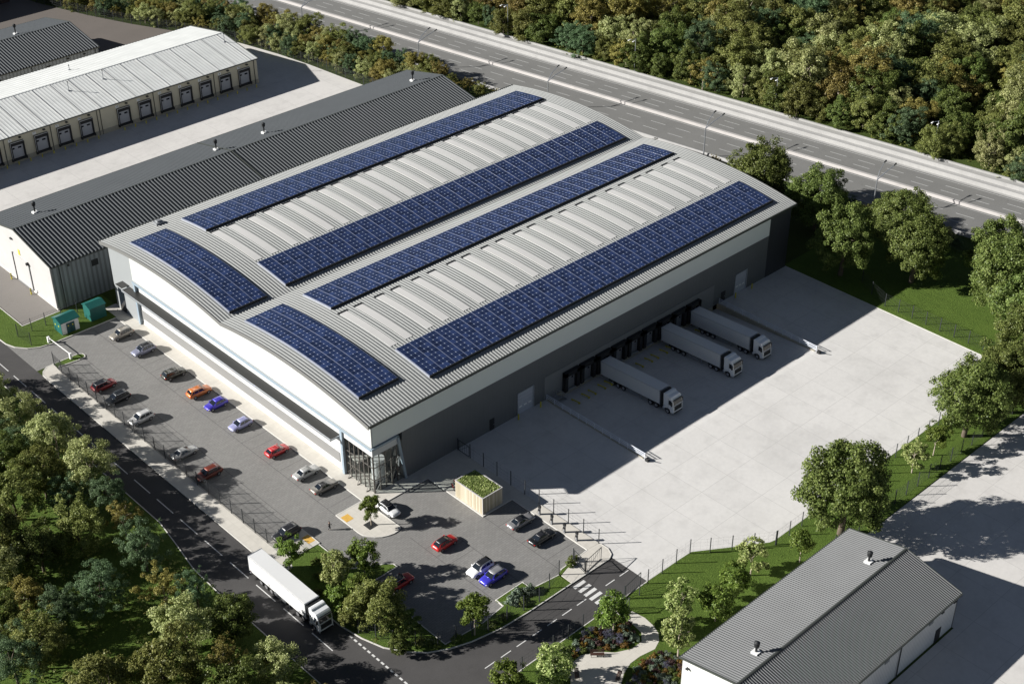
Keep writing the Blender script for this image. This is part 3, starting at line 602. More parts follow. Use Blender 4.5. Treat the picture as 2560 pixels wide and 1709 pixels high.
# ---------------------------------------------------------------- neighbouring sheds
def slope_roof(parent, x0, x1, ye, ze, yr, zr, period, h, m, name='roof', top=.25, flank=.14):
    n = 6; path = [(ye+(yr-ye)*i/n, ze+(zr-ze)*i/n) for i in range(n+1)]
    return corrugated(path, x0, x1, period, h, top, flank).build(name, m, parent, recalc=False)
def gable_shed(name, lab, cat, x0, x1, yr_, yl, ze, zr, period, h, mroof, mwall_r, mgable, mwall_l=None, walls_in=.35, mridge='gutter', right=None):
    """ridge along x; yr_ = right eave, yl = left eave"""
    t = thing(name, (0, 0, 0), 0, lab, cat); ym = (yr_+yl)/2
    a = slope_roof(t, x0-.25, x1+.25, yr_, ze, ym, zr, *((right[0], right[1], mroof, 'roof', right[2], right[3]) if right else (period, h, mroof))); b = slope_roof(t, x0-.25, x1+.25, yl, ze, ym, zr, period, h, mroof)
    g = MB(); g.extr([(ym-.2, zr-.02), (ym, zr+.02), (ym+.2, zr-.02), (ym+.18, zr+.03+h), (ym, zr+.07+h), (ym-.18, zr+.03+h)], 'x', x0-.27, x1+.27); g.build('ridge_cap', M[mridge], a)
    g = MB(); g.box(x0-.25, yr_-.18, ze-.22, x1+.25, yr_+.02, ze+.02); g.build('gutter', M['gutter'], a); g = MB(); g.box(x0-.25, yl-.02, ze-.22, x1+.25, yl+.18, ze+.02); g.build('gutter', M['gutter'], b)
    g = MB()
    for xx in (x0-.3, x1+.22):
        for e in (yr_, yl): g.bar((xx+.04, e, ze+.02), (xx+.04, ym, zr+.04), .12, .3)
    g.build('verge_trim', M['gutter'], a)
    i = walls_in
    g = MB(); g.box(x0, yr_+i, 0, x1, yr_+i+.2, ze-.05); t_r = g.build('side_wall', mwall_r, t)
    g = MB(); g.box(x0, yl-i-.2, 0, x1, yl-i, ze-.05); g.build('side_wall', mwall_l or mwall_r, t)
    zi = ze-.05+(zr-ze)*i/(ym-yr_)
    for k, (xa, xb) in enumerate(((x0, x0+.2), (x1-.2, x1))):
        g = MB(); g.extr([(yr_+i+.2, 0), (yl-i-.2, 0), (yl-i-.2, zi-.1), (ym, zr-.14), (yr_+i+.2, zi-.1)], 'x', xa+.002, xb-.002); g.build('gable_wall', mgable, t)
    return t
def vent(x, y, z, lab, mat='black', h=1.9, slender=False):
    t = thing('roof_vent', (x, y, z), 0, lab, 'roof vent', 'roof vents on the sheds')
    g = MB()
    if slender:
        g.tube((0, 0, 0), (0, 0, h), .09, n=8); g.build('pipe', M['steel'], t); g = MB(); g.tube((0, 0, -.15), (0, 0, .2), .4, .3, n=10); g.build('flashing', M['steel'], t)
        g = MB(); g.tube((0, 0, h), (0, 0, h+.25), .16, .12, n=8); g.build('cowl', M['black'], t)
    else:
        g = MB(); g.tube((0, 0, .2), (0, 0, h), .17, n=10); g.build('pipe', M['black'], t)
        g = MB(); g.tube((0, 0, h-.35), (0, 0, h+.35), .36, .42, n=12); g.tube((0, 0, h+.35), (0, 0, h+.55), .42, .12, n=12); g.build('cowl', M['black'], t)
        g = MB(); g.box(-.5, -.5, -.3, .5, .5, .25); g.build('flashing', M['sign'], t)
    return t
def pipe(parent, x, y, z1, z0=0, name='downpipe'):
    g = MB(); g.tube((x, y, z0), (x, y, z1), .09, n=6); return g.build(name, M['gutter'], parent)
B = gable_shed('ribbed_shed', 'long grey ribbed shed with off white gable lying against the left side of the warehouse', 'shed', -9, 102.4, 86.6, 114.6, 9.7, 12.6, .58, .07, M['shedroof'], M['shedwall'], M['gable'], right=(.78, .2, .2, .13))
g = MB(); g.box(-9.05, 87.02, 0, -8.9, 87.5, 9.5); g.build('corner_trim', M['black'], B)
g = MB(); g.extr([(86.6, 9.75), (100.6, 12.65), (114.6, 9.75), (114.6, 9.9), (100.6, 12.85), (86.6, 9.95)], 'x', 41.9, 42.15); g.build('roof_joint', M['gutter'], B)
pipe(B, -7.4, 86.82, 9.5)
for y, z0 in ((103.5, .2), (96.7, .2)):
    pass
# sliding door on the gable
g = MB(); g.box(-9.12, 96.9, .15, -9.0, 103.3, 6.3); dd = g.build('sliding_door', M['gable'], B)
g = MB(); g.box(-9.2, 103.25, .15, -9.05, 103.6, 6.4); g.build('door_edge', M['black'], dd)
g = MB(); g.box(-9.2, 96.78, .15, -9.05, 96.95, 6.0); g.box(-9.18, 96.9, 0.1, -9.04, 103.3, .3); g.build('door_track', M['steel'], dd)
g = MB(); g.tube((-9.5, 97.0, 6.3), (-9.0, 97.0, 6.3), .32, n=12); g.build('wall_fan', M['black'], B)
g = MB(); g.box(-9.3, 102.3, 9.6, -9.0, 103.0, 9.9); g.build('floodlight', M['black'], B)
g = MB(); g.box(-9.06, 100.0, 6.9, -9.0, 100.7, 8.1); g.build('yellow_sign', M['yellow'], B)
g = MB(); g.box(-.6, 86.85, 6.6, .8, 86.98, 7.9); g.build('wall_louvre', M['black'], B)
g = MB(); g.box(-5.6, 86.7, 8.6, -5.2, 87.0, 9.0); g.build('floodlight', M['black'], B)
g = MB(); g.box(-9.15, 87, 0, -9.0, 96.7, .3); g.box(-9.15, 103.6, 0, -9.0, 114, .3); g.build('plinth', M['kerb'], B)
for x, y in ((-2, 106.2), (40.8, 105.6), (53.5, 105.2), (96.4, 104.7)):
    pass
for (x, y), lab in zip(((-1.8, 105.9), (40.9, 105.0), (53.5, 104.9), (96.4, 104.5)), ('black roof vent nearest the off white gable of the grey ribbed shed', 'black roof vent left of the dark joint on the grey ribbed shed', 'black roof vent just beyond the dark joint on the grey ribbed shed', 'black roof vent at the far motorway end of the grey ribbed shed')):
    vent(x, y, 9.7+2.9*(114.6-y)/14+.1, lab)
# cream loading building
C = gable_shed('cream_depot', 'long cream depot with white roof and a row of numbered dock doors', 'depot', -30, 84.3, 152.7, 184.2, 6.8, 9.3, .9, .03, M['whiteroof'], M['cream'], M['cream'], walls_in=.3, mridge='whiteroof')
g = MB(); g.box(-30, 152.9, 0, 84.35, 152.998, 1.15); g.build('plinth', M['creambase'], C)
def numsign(txt, x, y, z, parent):
    g = MB(); g.box(x-.42, y-.05, z-.32, x+.42, y, z+.32); s = g.build('number_plate', M['sign'], parent)
    cu = bpy.data.curves.new('numeral', 'FONT'); cu.body = txt; cu.size = .62; cu.align_x = 'CENTER'; cu.align_y = 'CENTER'; cu.extrude = .01
    tmp = bpy.data.objects.new('numeral', cu); col.objects.link(tmp)
    me = bpy.data.meshes.new_from_object(tmp.evaluated_get(bpy.context.evaluated_depsgraph_get())); bpy.data.objects.remove(tmp); me.materials.clear(); me.materials.append(M['black'])
    o = bpy.data.objects.new('numeral', me); col.objects.link(o); o.parent = s; o.location = (x, y-.07, z); o.rotation_euler = (R(90), 0, 0)
xs_c = [11.1, 17.0, 23.15, 29.0, 34.85, 45.0, 50.9, 56.85, 62.6, 68.4, 74.3, 80.1]
for x, txt in zip(xs_c, ('3', '4', '11', '5', '14', '12', '13', '15', '6', '7', '9', '10')):
    g = MB(); g.box(x-1.75, 152.55, 1.2, x-1.4, 153.0, 5.2); g.box(x+1.4, 152.55, 1.2, x+1.75, 153.0, 5.2); g.box(x-1.4, 152.55, 4.35, x+1.4, 153.0, 5.2); s = g.build('dock_shelter', M['rubber'], C)
    g = MB(); g.box(x-1.75, 152.48, 5.16, x+1.75, 152.6, 5.24); g.box(x-1.78, 152.48, 1.2, x-1.7, 152.56, 5.2); g.build('shelter_trim', M['galv'], s)
    g = MB(); g.box(x-1.4, 152.84, 1.2, x+1.4, 152.9, 4.35); d = g.build('dock_door', M['cdoor'], s)
    g = MB(); g.box(x-1.25, 152.8, 3.45, x-.75, 152.84, 3.85); g.box(x+.1, 152.8, 3.45, x+.95, 152.84, 3.85); g.build('vision_panel', M['dkglass'], d)
    g = MB(); g.box(x-1.6, 152.3, .75, x+1.6, 152.9, 1.15); g.box(x-1.9, 152.4, .55, x-1.55, 152.9, 1.2); g.box(x+1.55, 152.4, .55, x+1.9, 152.9, 1.2); g.build('dock_leveller', M['rubber'], s)
    numsign(txt, x-1.45, 152.98, 5.75, C)
    g = MB(); g.box(x+.7, 152.5, 5.85, x+1.25, 153.0, 6.1); g.build('wall_lamp', M['black'], C)
for x in (2, 14, 25.8, 38.0, 38.85, 53.55, 71.1, 83.3): pipe(C, x, 152.88, 6.7)
g = MB()
for i in range(24): g.bar((-28+i*4.8, 152.8, 6.92), (-28+i*4.8, 168.4, 9.42), .1, .05)
g.build('roof_seam', M['hwkerb'], C)
for (x, y), lab in zip(((46.7, 164), (37, 163.5), (82.2, 164)), ('slender flue on the white roof, right of the pair near the left edge', 'slender flue on the white roof, left of the pair near the left edge', 'slender flue at the far right end of the white depot roof')): vent(x, y, 6.8+2.5*(y-152.7)/15.75, lab, slender=True, h=2.2)
vent(44, 176, 6.8+2.5*(184.2-176)/15.75, 'short pale flue on the back slope of the white depot roof', slender=True, h=1.2)
# slate shed top left
Eb = gable_shed('slate_shed', 'slate blue ribbed shed with striped grey roof behind the white depot roof', 'shed', -20, 59.4, 189.2, 218.6, 6.3, 9.1, .66, .07, M['shedroof'], M['shedblue'], M['shedblue'], right=(.8, .2, .2, .13))
for x in (21.6, 40.3): pipe(Eb, x, 189.4, 6.2)
for x in (31.2, 45.0):
    g = MB(); g.box(x-.6, 189.42, 4.0, x+.6, 189.56, 5.0); g.build('wall_louvre', M['black'], Eb)
for x in (50.5, 55.2):
    g = MB(); g.box(x-.3, 189.2, 5.3, x+.3, 189.55, 5.6); g.build('floodlight', M['black'], Eb)
pipe(Eb, 58.5, 189.4, 6.2)
vent(45.5, 207.0, 6.3+2.8*(218.6-207)/14.7+.1, 'black roof vent on the far slope of the slate blue shed', h=2.2)
# near shed bottom right
D = gable_shed('near_shed', 'dark roofed shed with white ribbed walls in the near right corner', 'shed', 3.6, 41.6, -81.2, -61.9, 6.65, 8.8, .42, .085, M['shedroof2'], M['shedwhite'], M['shedwhite'], right=(.4, .11, .10, .05))
for x in (6.5, 27.5): pipe(D, x, -81.0, 6.5)
g = MB(); g.box(37.0, -80.92, 0, 38.3, -80.82, 2.4); g.build('side_door', M['black'], D)
for x in (14.0, 24.3, 35.0):
    g = MB(); g.box(x-.5, -80.95, 5.0, x+.5, -80.83, 5.8); g.build('wall_louvre', M['door'], D)
for x in (37.2, 40.3):
    g = MB(); g.box(x-.3, -81.3, 5.9, x+.3, -80.85, 6.1); g.build('wall_lamp', M['black'], D)
g = MB(); g.box(3.2, -63.5, 5.4, 3.6, -63.1, 5.6); g.build('wall_lamp', M['black'], D)
g = MB(); g.box(41.58, -80.87, 0, 41.75, -80.6, 6.4); g.build('corner_trim', M['black'], D)
vent(36.0, -69.2, 6.65+2.15*(-61.9+69.2)/9.65+.1, 'black roof vent at the far end of the near dark shed roof', h=1.5)
vent(10.0, -69.4, 6.65+2.15*(-61.9+69.4)/9.65+.1, 'black roof vent at the near end of the near dark shed roof', h=1.5)
# dark building in the far left corner
Fb = thing('brown_building', (0, 0, 0), 0, 'dark red brown building in shade in the far top left corner', 'building')
g = MB(); g.box(20, 254, 0, 66, 285, 9); g.build('wall', M['redbrown'], Fb)
g = MB(); g.box(19.5, 253.5, 9, 66.5, 285.5, 9.5); g.build('roof', M['gutter'], Fb)
g = MB(); g.box(63.0, 253.8, 0, 63.2, 254, 9); g.box(52, 253.8, 0, 52.2, 254, 9); g.build('downpipe', M['black'], Fb)
# ---------------------------------------------------------------- trees and plants
def leafcloud(name, seed, nclump, nleaf, size, rc=(.1, .2), hz=.85, low=-.55, fill=.4, asp=1.0, lobes=1.0):
    """a crown of many small leaf sprays through an uneven volume, with gaps between them"""
    r = np.random.default_rng(seed); C = []; ph = r.normal(size=(3, 3))*1.7; p0 = r.uniform(0, 6.3, 3)
    lob = lambda d: 1+lobes*(.17*math.sin(ph[0]@d+p0[0])+.14*math.sin(2*(ph[1]@d)+p0[1])+.10*math.sin(3*(ph[2]@d)+p0[2]))
    while len(C) < nclump:
        d = r.normal(size=3); d /= np.linalg.norm(d)
        if d[2] < low: continue
        C.append(d*(fill+(1-fill)*r.random()**.6)*.93*lob(d))
    C = np.array(C); C[:, 2] *= hz; rad = r.uniform(rc[0], rc[1], nclump)
    wgt = rad**2.2*np.exp(r.normal(0, .35, nclump)); idx = r.choice(nclump, nleaf, p=wgt/wgt.sum())
    d = r.normal(size=(nleaf, 3)); d /= np.linalg.norm(d, axis=1)[:, None]
    P = C[idx]+d*(rad[idx]*r.random(nleaf)**.45)[:, None]*np.array([1, 1, .72])
    out = C[idx]/np.maximum(1e-6, np.linalg.norm(C[idx], axis=1))[:, None]
    N = d*.45+out*.45+r.normal(size=(nleaf, 3))*.55+np.array([0, 0, .35]); N /= np.linalg.norm(N, axis=1)[:, None]
    a = r.normal(size=(nleaf, 3)); U = np.cross(N, a); U /= np.linalg.norm(U, axis=1)[:, None]; V = np.cross(N, U)
    s = size*r.uniform(.6, 1.4, nleaf)[:, None]; U *= s; V *= s*asp
    vs = np.stack([P-U, P-V*.8+N*s*.18, P+U, P+V*.8+N*s*.18], 1).reshape(-1, 3)
    me = bpy.data.meshes.new(name); me.vertices.add(nleaf*4); me.vertices.foreach_set('co', vs.astype(np.float32).ravel())
    me.loops.add(nleaf*4); me.loops.foreach_set('vertex_index', np.arange(nleaf*4, dtype=np.int32))
    me.polygons.add(nleaf); me.polygons.foreach_set('loop_start', np.arange(0, nleaf*4, 4, dtype=np.int32))
    me.update(calc_edges=True); me.materials.append(L_['deep']); return me
CR = {
 'dense': [leafcloud('crown', s_, 120, 17000, .028, (.1, .23), h_, -.85, .45) for s_, h_ in ((1, .85), (2, .95), (3, 1.05))],
 'wild': [leafcloud('crown', s_, 105, 14500, .027, (.1, .25), h_, -.8, .35, 1, 1.0) for s_, h_ in ((4, .95), (5, 1.1), (6, .85), (21, 1.2))],
 'fine': [leafcloud('crown', s_, 150, 18000, .020, (.07, .19), h_, -.8, .3, 1, 1.2) for s_, h_ in ((7, 1.0), (8, 1.2), (22, .9))],
 'loose': [leafcloud('crown', s_, 85, 6500, .025, (.07, .19), h_, -.7, .25, 1, 1.3) for s_, h_ in ((9, 1.0), (10, .95), (23, 1.15))],
 'young': [leafcloud('crown', s_, 54, 5200, .052, (.16, .31), h_, -.65, .3) for s_, h_ in ((11, 1.15), (12, 1.25), (24, 1.1))],
 'ball': [leafcloud('crown', s_, 66, 4800, .05, (.14, .24), h_, -.85, .5, 1, .4) for s_, h_ in ((13, 1.15), (14, 1.1))],
 'big': [leafcloud('crown', s_, 260, 38000, .0215, (.09, .2), h_, -.85, .42, 1, .75) for s_, h_ in ((15, .95), (16, .9), (25, 1.0))],
 'shrub': [leafcloud('shrub', 17, 26, 900, .1, (.2, .4), .8, -.1, .4), leafcloud('shrub', 18, 20, 850, .1, (.2, .42), .7, -.1, .4)],
 'spike': [leafcloud('shrub', 19, 34, 850, .085, (.26, .4), 1.3, .1, .35, .35)],
}
def trunkmesh(seed, n=6, r0=.05, spread=.42):
    r = random.Random(seed); g = MB(); pts = [(0, 0, -.03), (r.uniform(-.02, .02), r.uniform(-.02, .02), .4), (r.uniform(-.05, .05), r.uniform(-.05, .05), .75), (r.uniform(-.06, .06), r.uniform(-.06, .06), 1.15)]
    rad = [r0*1.25, r0, r0*.7, r0*.2]
    for i in range(3): g.tube(pts[i], pts[i+1], rad[i], rad[i+1], 7, caps=False)
    for k in range(n):
        t = r.uniform(.45, .95); b = Vector(pts[1]).lerp(Vector(pts[2]), (t-.4)/.35) if t < .75 else Vector(pts[2]).lerp(Vector(pts[3]), (t-.75)/.4)
        a = 2*math.pi*(k+r.uniform(-.3, .3))/n; e = b+Vector((math.cos(a)*spread*r.uniform(.6, 1.1), math.sin(a)*spread*r.uniform(.6, 1.1), r.uniform(.18, .4)))
        m = b.lerp(e, .5)+Vector((0, 0, .05)); g.tube(b, m, r0*.45, r0*.3, 5, caps=False); g.tube(m, e, r0*.3, r0*.08, 5, caps=False)
        e2 = m+Vector((r.uniform(-.2, .2), r.uniform(-.2, .2), r.uniform(.12, .3))); g.tube(m, e2, r0*.25, r0*.06, 4, caps=False)
    me = g.mesh('trunk'); me.polygons.foreach_set('use_smooth', [True]*len(me.polygons)); me.materials.append(M['bark']); return me
TR = {'stout': [trunkmesh(1, 7, .045), trunkmesh(2, 8, .05)], 'slim': [trunkmesh(3, 5, .022, .3), trunkmesh(4, 5, .026, .3)], 'wild': [trunkmesh(5, 7, .035), trunkmesh(6, 8, .032), trunkmesh(7, 6, .038)]}
def meshobj(name, me, parent, m=None):
    o = bpy.data.objects.new(name, me); col.objects.link(o); o.parent = parent
    if m is not None and me.materials[0] is not m: setmat(o, m)
    return o
def tree(name, lab, grp, x, y, zc, Rr, crown, leaf, trunk='wild', bark='bark', hz=1.0, z0=0, cat='tree'):
    t = thing(name, (x, y, z0), rng.uniform(0, 6.28), lab, cat, grp)
    c = meshobj('crown', rng.choice(CR[crown]), t, L_[leaf]); c.location = (0, 0, zc); k = Rr*rng.uniform(.97, 1.03); c.scale = (k, k*rng.uniform(.92, 1.05), k*hz*rng.uniform(.95, 1.08))
    c.rotation_euler = (rng.uniform(-.12, .12), rng.uniform(-.12, .12), 0)
    s = meshobj('trunk', rng.choice(TR[trunk]), t, M[bark]); s.scale = (zc, zc, zc); return t
WG = 'trees in the wood beyond the motorway'
KIND = {'deep': ('broadleaf_tree', 'dense', 'deep green'), 'olive': ('broadleaf_tree', 'wild', 'olive green'), 'pale': ('pale_tree', 'wild', 'pale cream green'), 'blue': ('feathery_tree', 'fine', 'feathery blue green'), 'amber': ('autumn_tree', 'loose', 'loose amber brown')}
def wild(k, x, y, Rr, where, grp, zc=None):
    nm, cr, words = KIND[k]
    if k == 'amber' and rng.random() < .6: cr = 'wild'
    return tree(nm, words+' tree '+where, grp, x, y, zc or Rr*rng.uniform(.8, 1.35), Rr, cr, k, 'wild', 'palebark' if k in ('pale', 'amber') else 'bark', rng.uniform(.92, 1.15))
# wood beyond the motorway: jittered rows parallel to the road
rows = 0; cnt = 0
o = 33.2
while o < 190:
    s = -215+rng.uniform(0, 5)
    while s < 60:
        p = hw(s+rng.uniform(-2.2, 2.2), o+rng.uniform(-2, 2))
        # keep what the picture can see: project the crown
        d = Vector((p.x, p.y, 5))-CAM_POS; zc_ = d.dot(fw); u = 1280+FPX*d.dot(rt2)/zc_; v = 854-FPX*d.dot(up2)/zc_
        if -60 < v < 700 and 500 < u < 2640:
            near = o < 39; q = rng.random()
            k = 'deep' if q < .20 else 'olive' if q < .49 else 'blue' if q < .62 else 'amber' if q < .80 else 'pale'
            Rr = rng.uniform(4.2, 7.0) if not near else rng.uniform(3.4, 5.2)
            where = ('on the woodland edge by the motorway' if near else 'behind the woodland edge' if o < 60 else 'in the middle of the wood' if o < 90 else 'deep in the wood')+(', far left part' if s < -110 else ', right part' if s > -45 else ', central part')
            wild(k, p.x, p.y, Rr, where, WG, zc=Rr*rng.uniform(.7, 1.0) if near else None); cnt += 1
        s += rng.uniform(7.2, 9.0) if o > 39 else rng.uniform(5.2, 6.8)
    o += 7.6
# low undergrowth inside the woods: nobody could count it
def undergrowth(name, pts, size, leaf, lab):
    n = len(pts); r = np.random.default_rng(3); P = np.repeat(np.array(pts), 26, 0); m = len(P)
    P = P+np.stack([r.normal(0, .9, m), r.normal(0, .9, m), np.abs(r.normal(0, .55, m))], 1)
    N = r.normal(size=(m, 3))+np.array([0, 0, .6]); N /= np.linalg.norm(N, axis=1)[:, None]; U = np.cross(N, r.normal(size=(m, 3))); U /= np.linalg.norm(U, axis=1)[:, None]; V = np.cross(N, U); s = size*r.uniform(.5, 1.4, m)[:, None]
    vs = np.stack([P-U*s, P-V*s*.8, P+U*s, P+V*s*.8], 1).reshape(-1, 3); me = bpy.data.meshes.new(name)
    me.vertices.add(m*4); me.vertices.foreach_set('co', vs.astype(np.float32).ravel()); me.loops.add(m*4); me.loops.foreach_set('vertex_index', np.arange(m*4, dtype=np.int32)); me.polygons.add(m); me.polygons.foreach_set('loop_start', np.arange(0, m*4, 4, dtype=np.int32)); me.update(calc_edges=True); me.materials.append(L_[leaf])
    ob = bpy.data.objects.new(name, me); col.objects.link(ob); tag(ob, lab, 'undergrowth', kind='stuff')
pts = []
for _ in range(1500):
    p = hw(rng.uniform(-215, 55), rng.uniform(31.2, 120)); pts.append((p.x, p.y, 0))
undergrowth('undergrowth', pts, .3, 'olive', 'low olive scrub on the floor of the wood beyond the motorway')
pts = []
for _ in range(420):
    x, y = rng.uniform(-66, -32.5), rng.uniform(-42, 90); pts.append((x, y, 0))
undergrowth('undergrowth', pts, .22, 'olive', 'low scrub under the trees in the bottom left wood')
# wood at the bottom left
LW = 'trees in the wood beside the estate road'
kd = {'p': 'pale', 'b': 'blue', 'y': 'amber', 'g': 'olive', 'd': 'deep'}
lw = [(-33,32,'p'),(-38.5,29,'b'),(-45,34,'g'),(-34.5,19,'y'),(-33.5,25,'b'),(-48,20,'d'),(-41.5,20,'g'),(-36.5,9.5,'b'),(-46,6,'b'),(-54,13,'y'),(-39,0,'y'),(-35.5,-3,'b'),(-52,7,'b'),(-35,-11.5,'d'),(-41,-8.5,'p'),(-58,2,'g'),(-40,-17,'y'),(-35.5,-22.5,'p'),(-48,-15,'g'),(-62,1,'b'),(-35.5,-32,'y'),(-52,26,'g'),(-42,43,'d'),(-34.5,64,'p'),(-34.5,53,'p'),(-33,43,'p'),(-37.5,48,'b'),(-39,36,'g'),(-56,20,'p'),(-60,10,'d'),(-44,-23,'d'),(-55,-11,'g'),(-40,58,'g'),(-47,50,'y'),(-37,73,'g'),(-50,-22,'b'),(-43,-31,'p'),(-57,33,'p'),(-43,66,'d')]
for i, (x, y, k) in enumerate(lw):
    Rr = rng.uniform(4.2, 5.2) if k in 'pgd' else rng.uniform(3.4, 4.5)
    if k == 'y': Rr *= .88
    if x > -37.5 and y < 22: Rr *= .86
    edge = x > -37.5
    where = ('at the kerb of the estate road' if edge else 'inside the bottom left wood')+(' by the car park entrance' if y > 40 else ' level with the white lorry' if edge and y < 5 else ' near the bottom edge' if y < -5 else ' near the left edge' if x < -50 else '')
    wild(kd[k], x, y, Rr, where, LW, zc=Rr*rng.uniform(.9, 1.4))
# verge between the fence and the motorway
VG = 'shrubby trees on the verge beside the motorway'
s = -262
while s < 60:
    p = hw(s, rng.uniform(-8.5, -4.5)); q = rng.random(); far = p.y > 118
    if far or p.y < 10 or rng.random() < .45:
        k = 'amber' if q < .3 else 'pale' if q < .5 else 'blue' if q < .72 else 'olive'
        Rr = rng.uniform(2.6, 4.0) if far else rng.uniform(1.5, 2.3)
        wild(k, p.x, p.y, Rr, 'on the motorway verge '+('behind the far fence' if far else 'beyond the warehouse roof' if p.y > 10 else 'behind the big green trees'), VG, Rr*1.05)
        if far and rng.random() < .75:
            p2 = hw(s+rng.uniform(-2, 2), rng.uniform(-14.5, -10)); k2 = rng.choice(['amber', 'pale', 'olive', 'blue']); R2 = rng.uniform(2.3, 3.4)
            wild(k2, p2.x, p2.y, R2, 'pressed against the far fence', VG, R2*1.0)
    s += rng.uniform(3.6, 5.0)
FO = [(-270, -33), (-235, -31), (-205, -23), (-190, -20), (-175, -18.5), (-140, -18.5), (-112, -18.5)]
s = -268
while s < -112:
    of = np.interp(s, [a for a, b in FO], [b for a, b in FO]); o = of+2.9
    while o < -9:
        p = hw(s+rng.uniform(-1.4, 1.4), o+rng.uniform(-.8, .8)); q = rng.random(); k = 'amber' if q < .28 else 'pale' if q < .48 else 'blue' if q < .68 else 'olive'
        Rr = rng.uniform(2.0, 3.2); wild(k, p.x, p.y, Rr, 'in the thicket behind the far fence'+(', along the fence' if o < of+4 else ', middle of the strip'), VG, Rr*.9); o += rng.uniform(3.6, 4.8)
    s += rng.uniform(4.0, 5.2)
# big green trees on the right
BG = 'large green trees right of the warehouse'
for x, y, zc, Rr, lab in ((124, 20, 8.2, 6.0, 'large green tree at the back beside the warehouse roof corner'), (124.5, 5.5, 7.4, 5.7, 'large green tree second from the back by the motorway'), (112.5, -10, 8.6, 6.3, 'large green tree on the shaded lawn just beyond the yard fence'), (120.3, -21.5, 9.0, 5.8, 'tall green tree with a bare trunk foot on the sunlit lawn'), (129, -12, 8.5, 5.6, 'dark green tree behind the pair on the shaded lawn'), (121, -41.5, 9.5, 7.2, 'spreading green tree by the right edge of the picture'), (116, -50, 8.6, 6.6, 'green tree at the far right corner of the yard'), (104.5, -55, 8, 6.0, 'green tree on the verge at the right edge of the picture'), (83, -57.0, 8.6, 6.2, 'airy green tree leaning over the right edge of the yard'), (94, -58.0, 8.4, 5.6, 'green tree between the airy tree and the picture edge'), (131, -34, 8.5, 6.2, 'green tree on the motorway side of the lawn'), (46.8, -57.6, 9.6, 7.0, 'very large green tree standing alone behind the near dark shed')):
    tree('broadleaf_tree', lab, BG, x, y, zc*1.02, Rr*1.14, 'big', 'maple', 'stout', 'bark', 1.08)
# young planted trees
YG = 'young planted trees'
for x, y, zc, Rr, cr, lf, lab in (
 (68, -56.6, 4.0, 2.1, 'ball', 'light', 'young olive ball-headed tree on the verge beside the big lone tree'), (74.6, -56.4, 4.0, 2.0, 'young', 'bright', 'bright young tree on the verge under the airy tree'),
 (36.8, -57.3, 3.8, 1.8, 'young', 'bright', 'small bright tree by the far corner of the near shed'), (29.1, -54.0, 4.1, 2.2, 'ball', 'light', 'olive ball-headed tree in the middle of the near lawn'),
 (23.6, -55.4, 3.2, 2.4, 'young', 'bright', 'brightest bushy tree on the near lawn'), (17.7, -56.6, 3.4, 2.5, 'young', 'bright', 'darker bushy young tree beside the shed roof on the lawn'),
 (14.3, -52.8, 4.4, 2.2, 'ball', 'light', 'olive ball-headed tree above the garden path'), (8.2, -57.8, 5.6, 2.3, 'ball', 'light', 'olive ball-headed tree beside the flower bed and shed gable'),
 (5.2, -48.1, 4.2, 2.4, 'young', 'bright', 'bright green tree growing out of the round flower bed'), (-8.1, -49.0, 3.9, 2.6, 'ball', 'light', 'olive ball-headed tree left of the garden benches'),
 (-13.7, -46.3, 3.2, 2.4, 'young', 'bright', 'bright young tree on the bottom edge by the estate road'), (-5.1, -5.5, 3.5, 1.75, 'young', 'bright', 'young tree in a square grate on the paved island'),
 (-20.6, -5.2, 3.6, 2.1, 'young', 'bright', 'bright rounded tree between the white lorry and the tactile paving'), (-19.0, -15.3, 5.2, 2.3, 'young', 'light', 'tall narrow tree beside the cab of the white lorry'),
 (-13.3, -14.1, 4.0, 2.2, 'young', 'bright', 'bright tree on the pointed lawn at the end of the car park'), (-18.9, -24.6, 5.2, 3.8, 'wild', 'olive', 'large dark olive tree in the lawn hiding a red car'),
 (-16.6, -28.6, 3.0, 1.8, 'ball', 'deep', 'small dark tree beside the large olive tree'), (-9.5, -34.7, 4.9, 2.2, 'young', 'bright', 'bright tree on the lawn strip by the road bend'), (-17.8, -19.8, 4.4, 2.2, 'young', 'bright', 'bright tree between the tall narrow tree and the large olive tree')):
    tree('young_tree', lab, YG, x, y, zc, Rr*1.16, cr, lf, 'slim', 'palebark', 1.0, H-.02)
for x, y, zc, Rr, cr, lf, lab in ((-15.6, -21.6, 2.6, 2.2, 'wild', 'olive', 'bushy olive tree between the red car and the large olive tree'), (-20.4, -21.6, 3.4, 2.2, 'wild', 'olive', 'bushy olive tree on the road side of the large olive tree'), (-16.9, -12.4, 3.2, 1.9, 'young', 'light', 'small pale tree behind the tall narrow tree'), (-20.8, -17.6, 2.8, 1.9, 'young', 'bright', 'bright bush tree beside the front wheel of the white lorry'), (-19.6, -30.1, 2.0, 1.5, 'ball', 'deep', 'small dark ball tree at the outer bend of the road')):
    tree('young_tree', lab, YG, x, y, zc, Rr*1.16, cr, lf, 'slim', 'palebark', 1.0, H-.02)
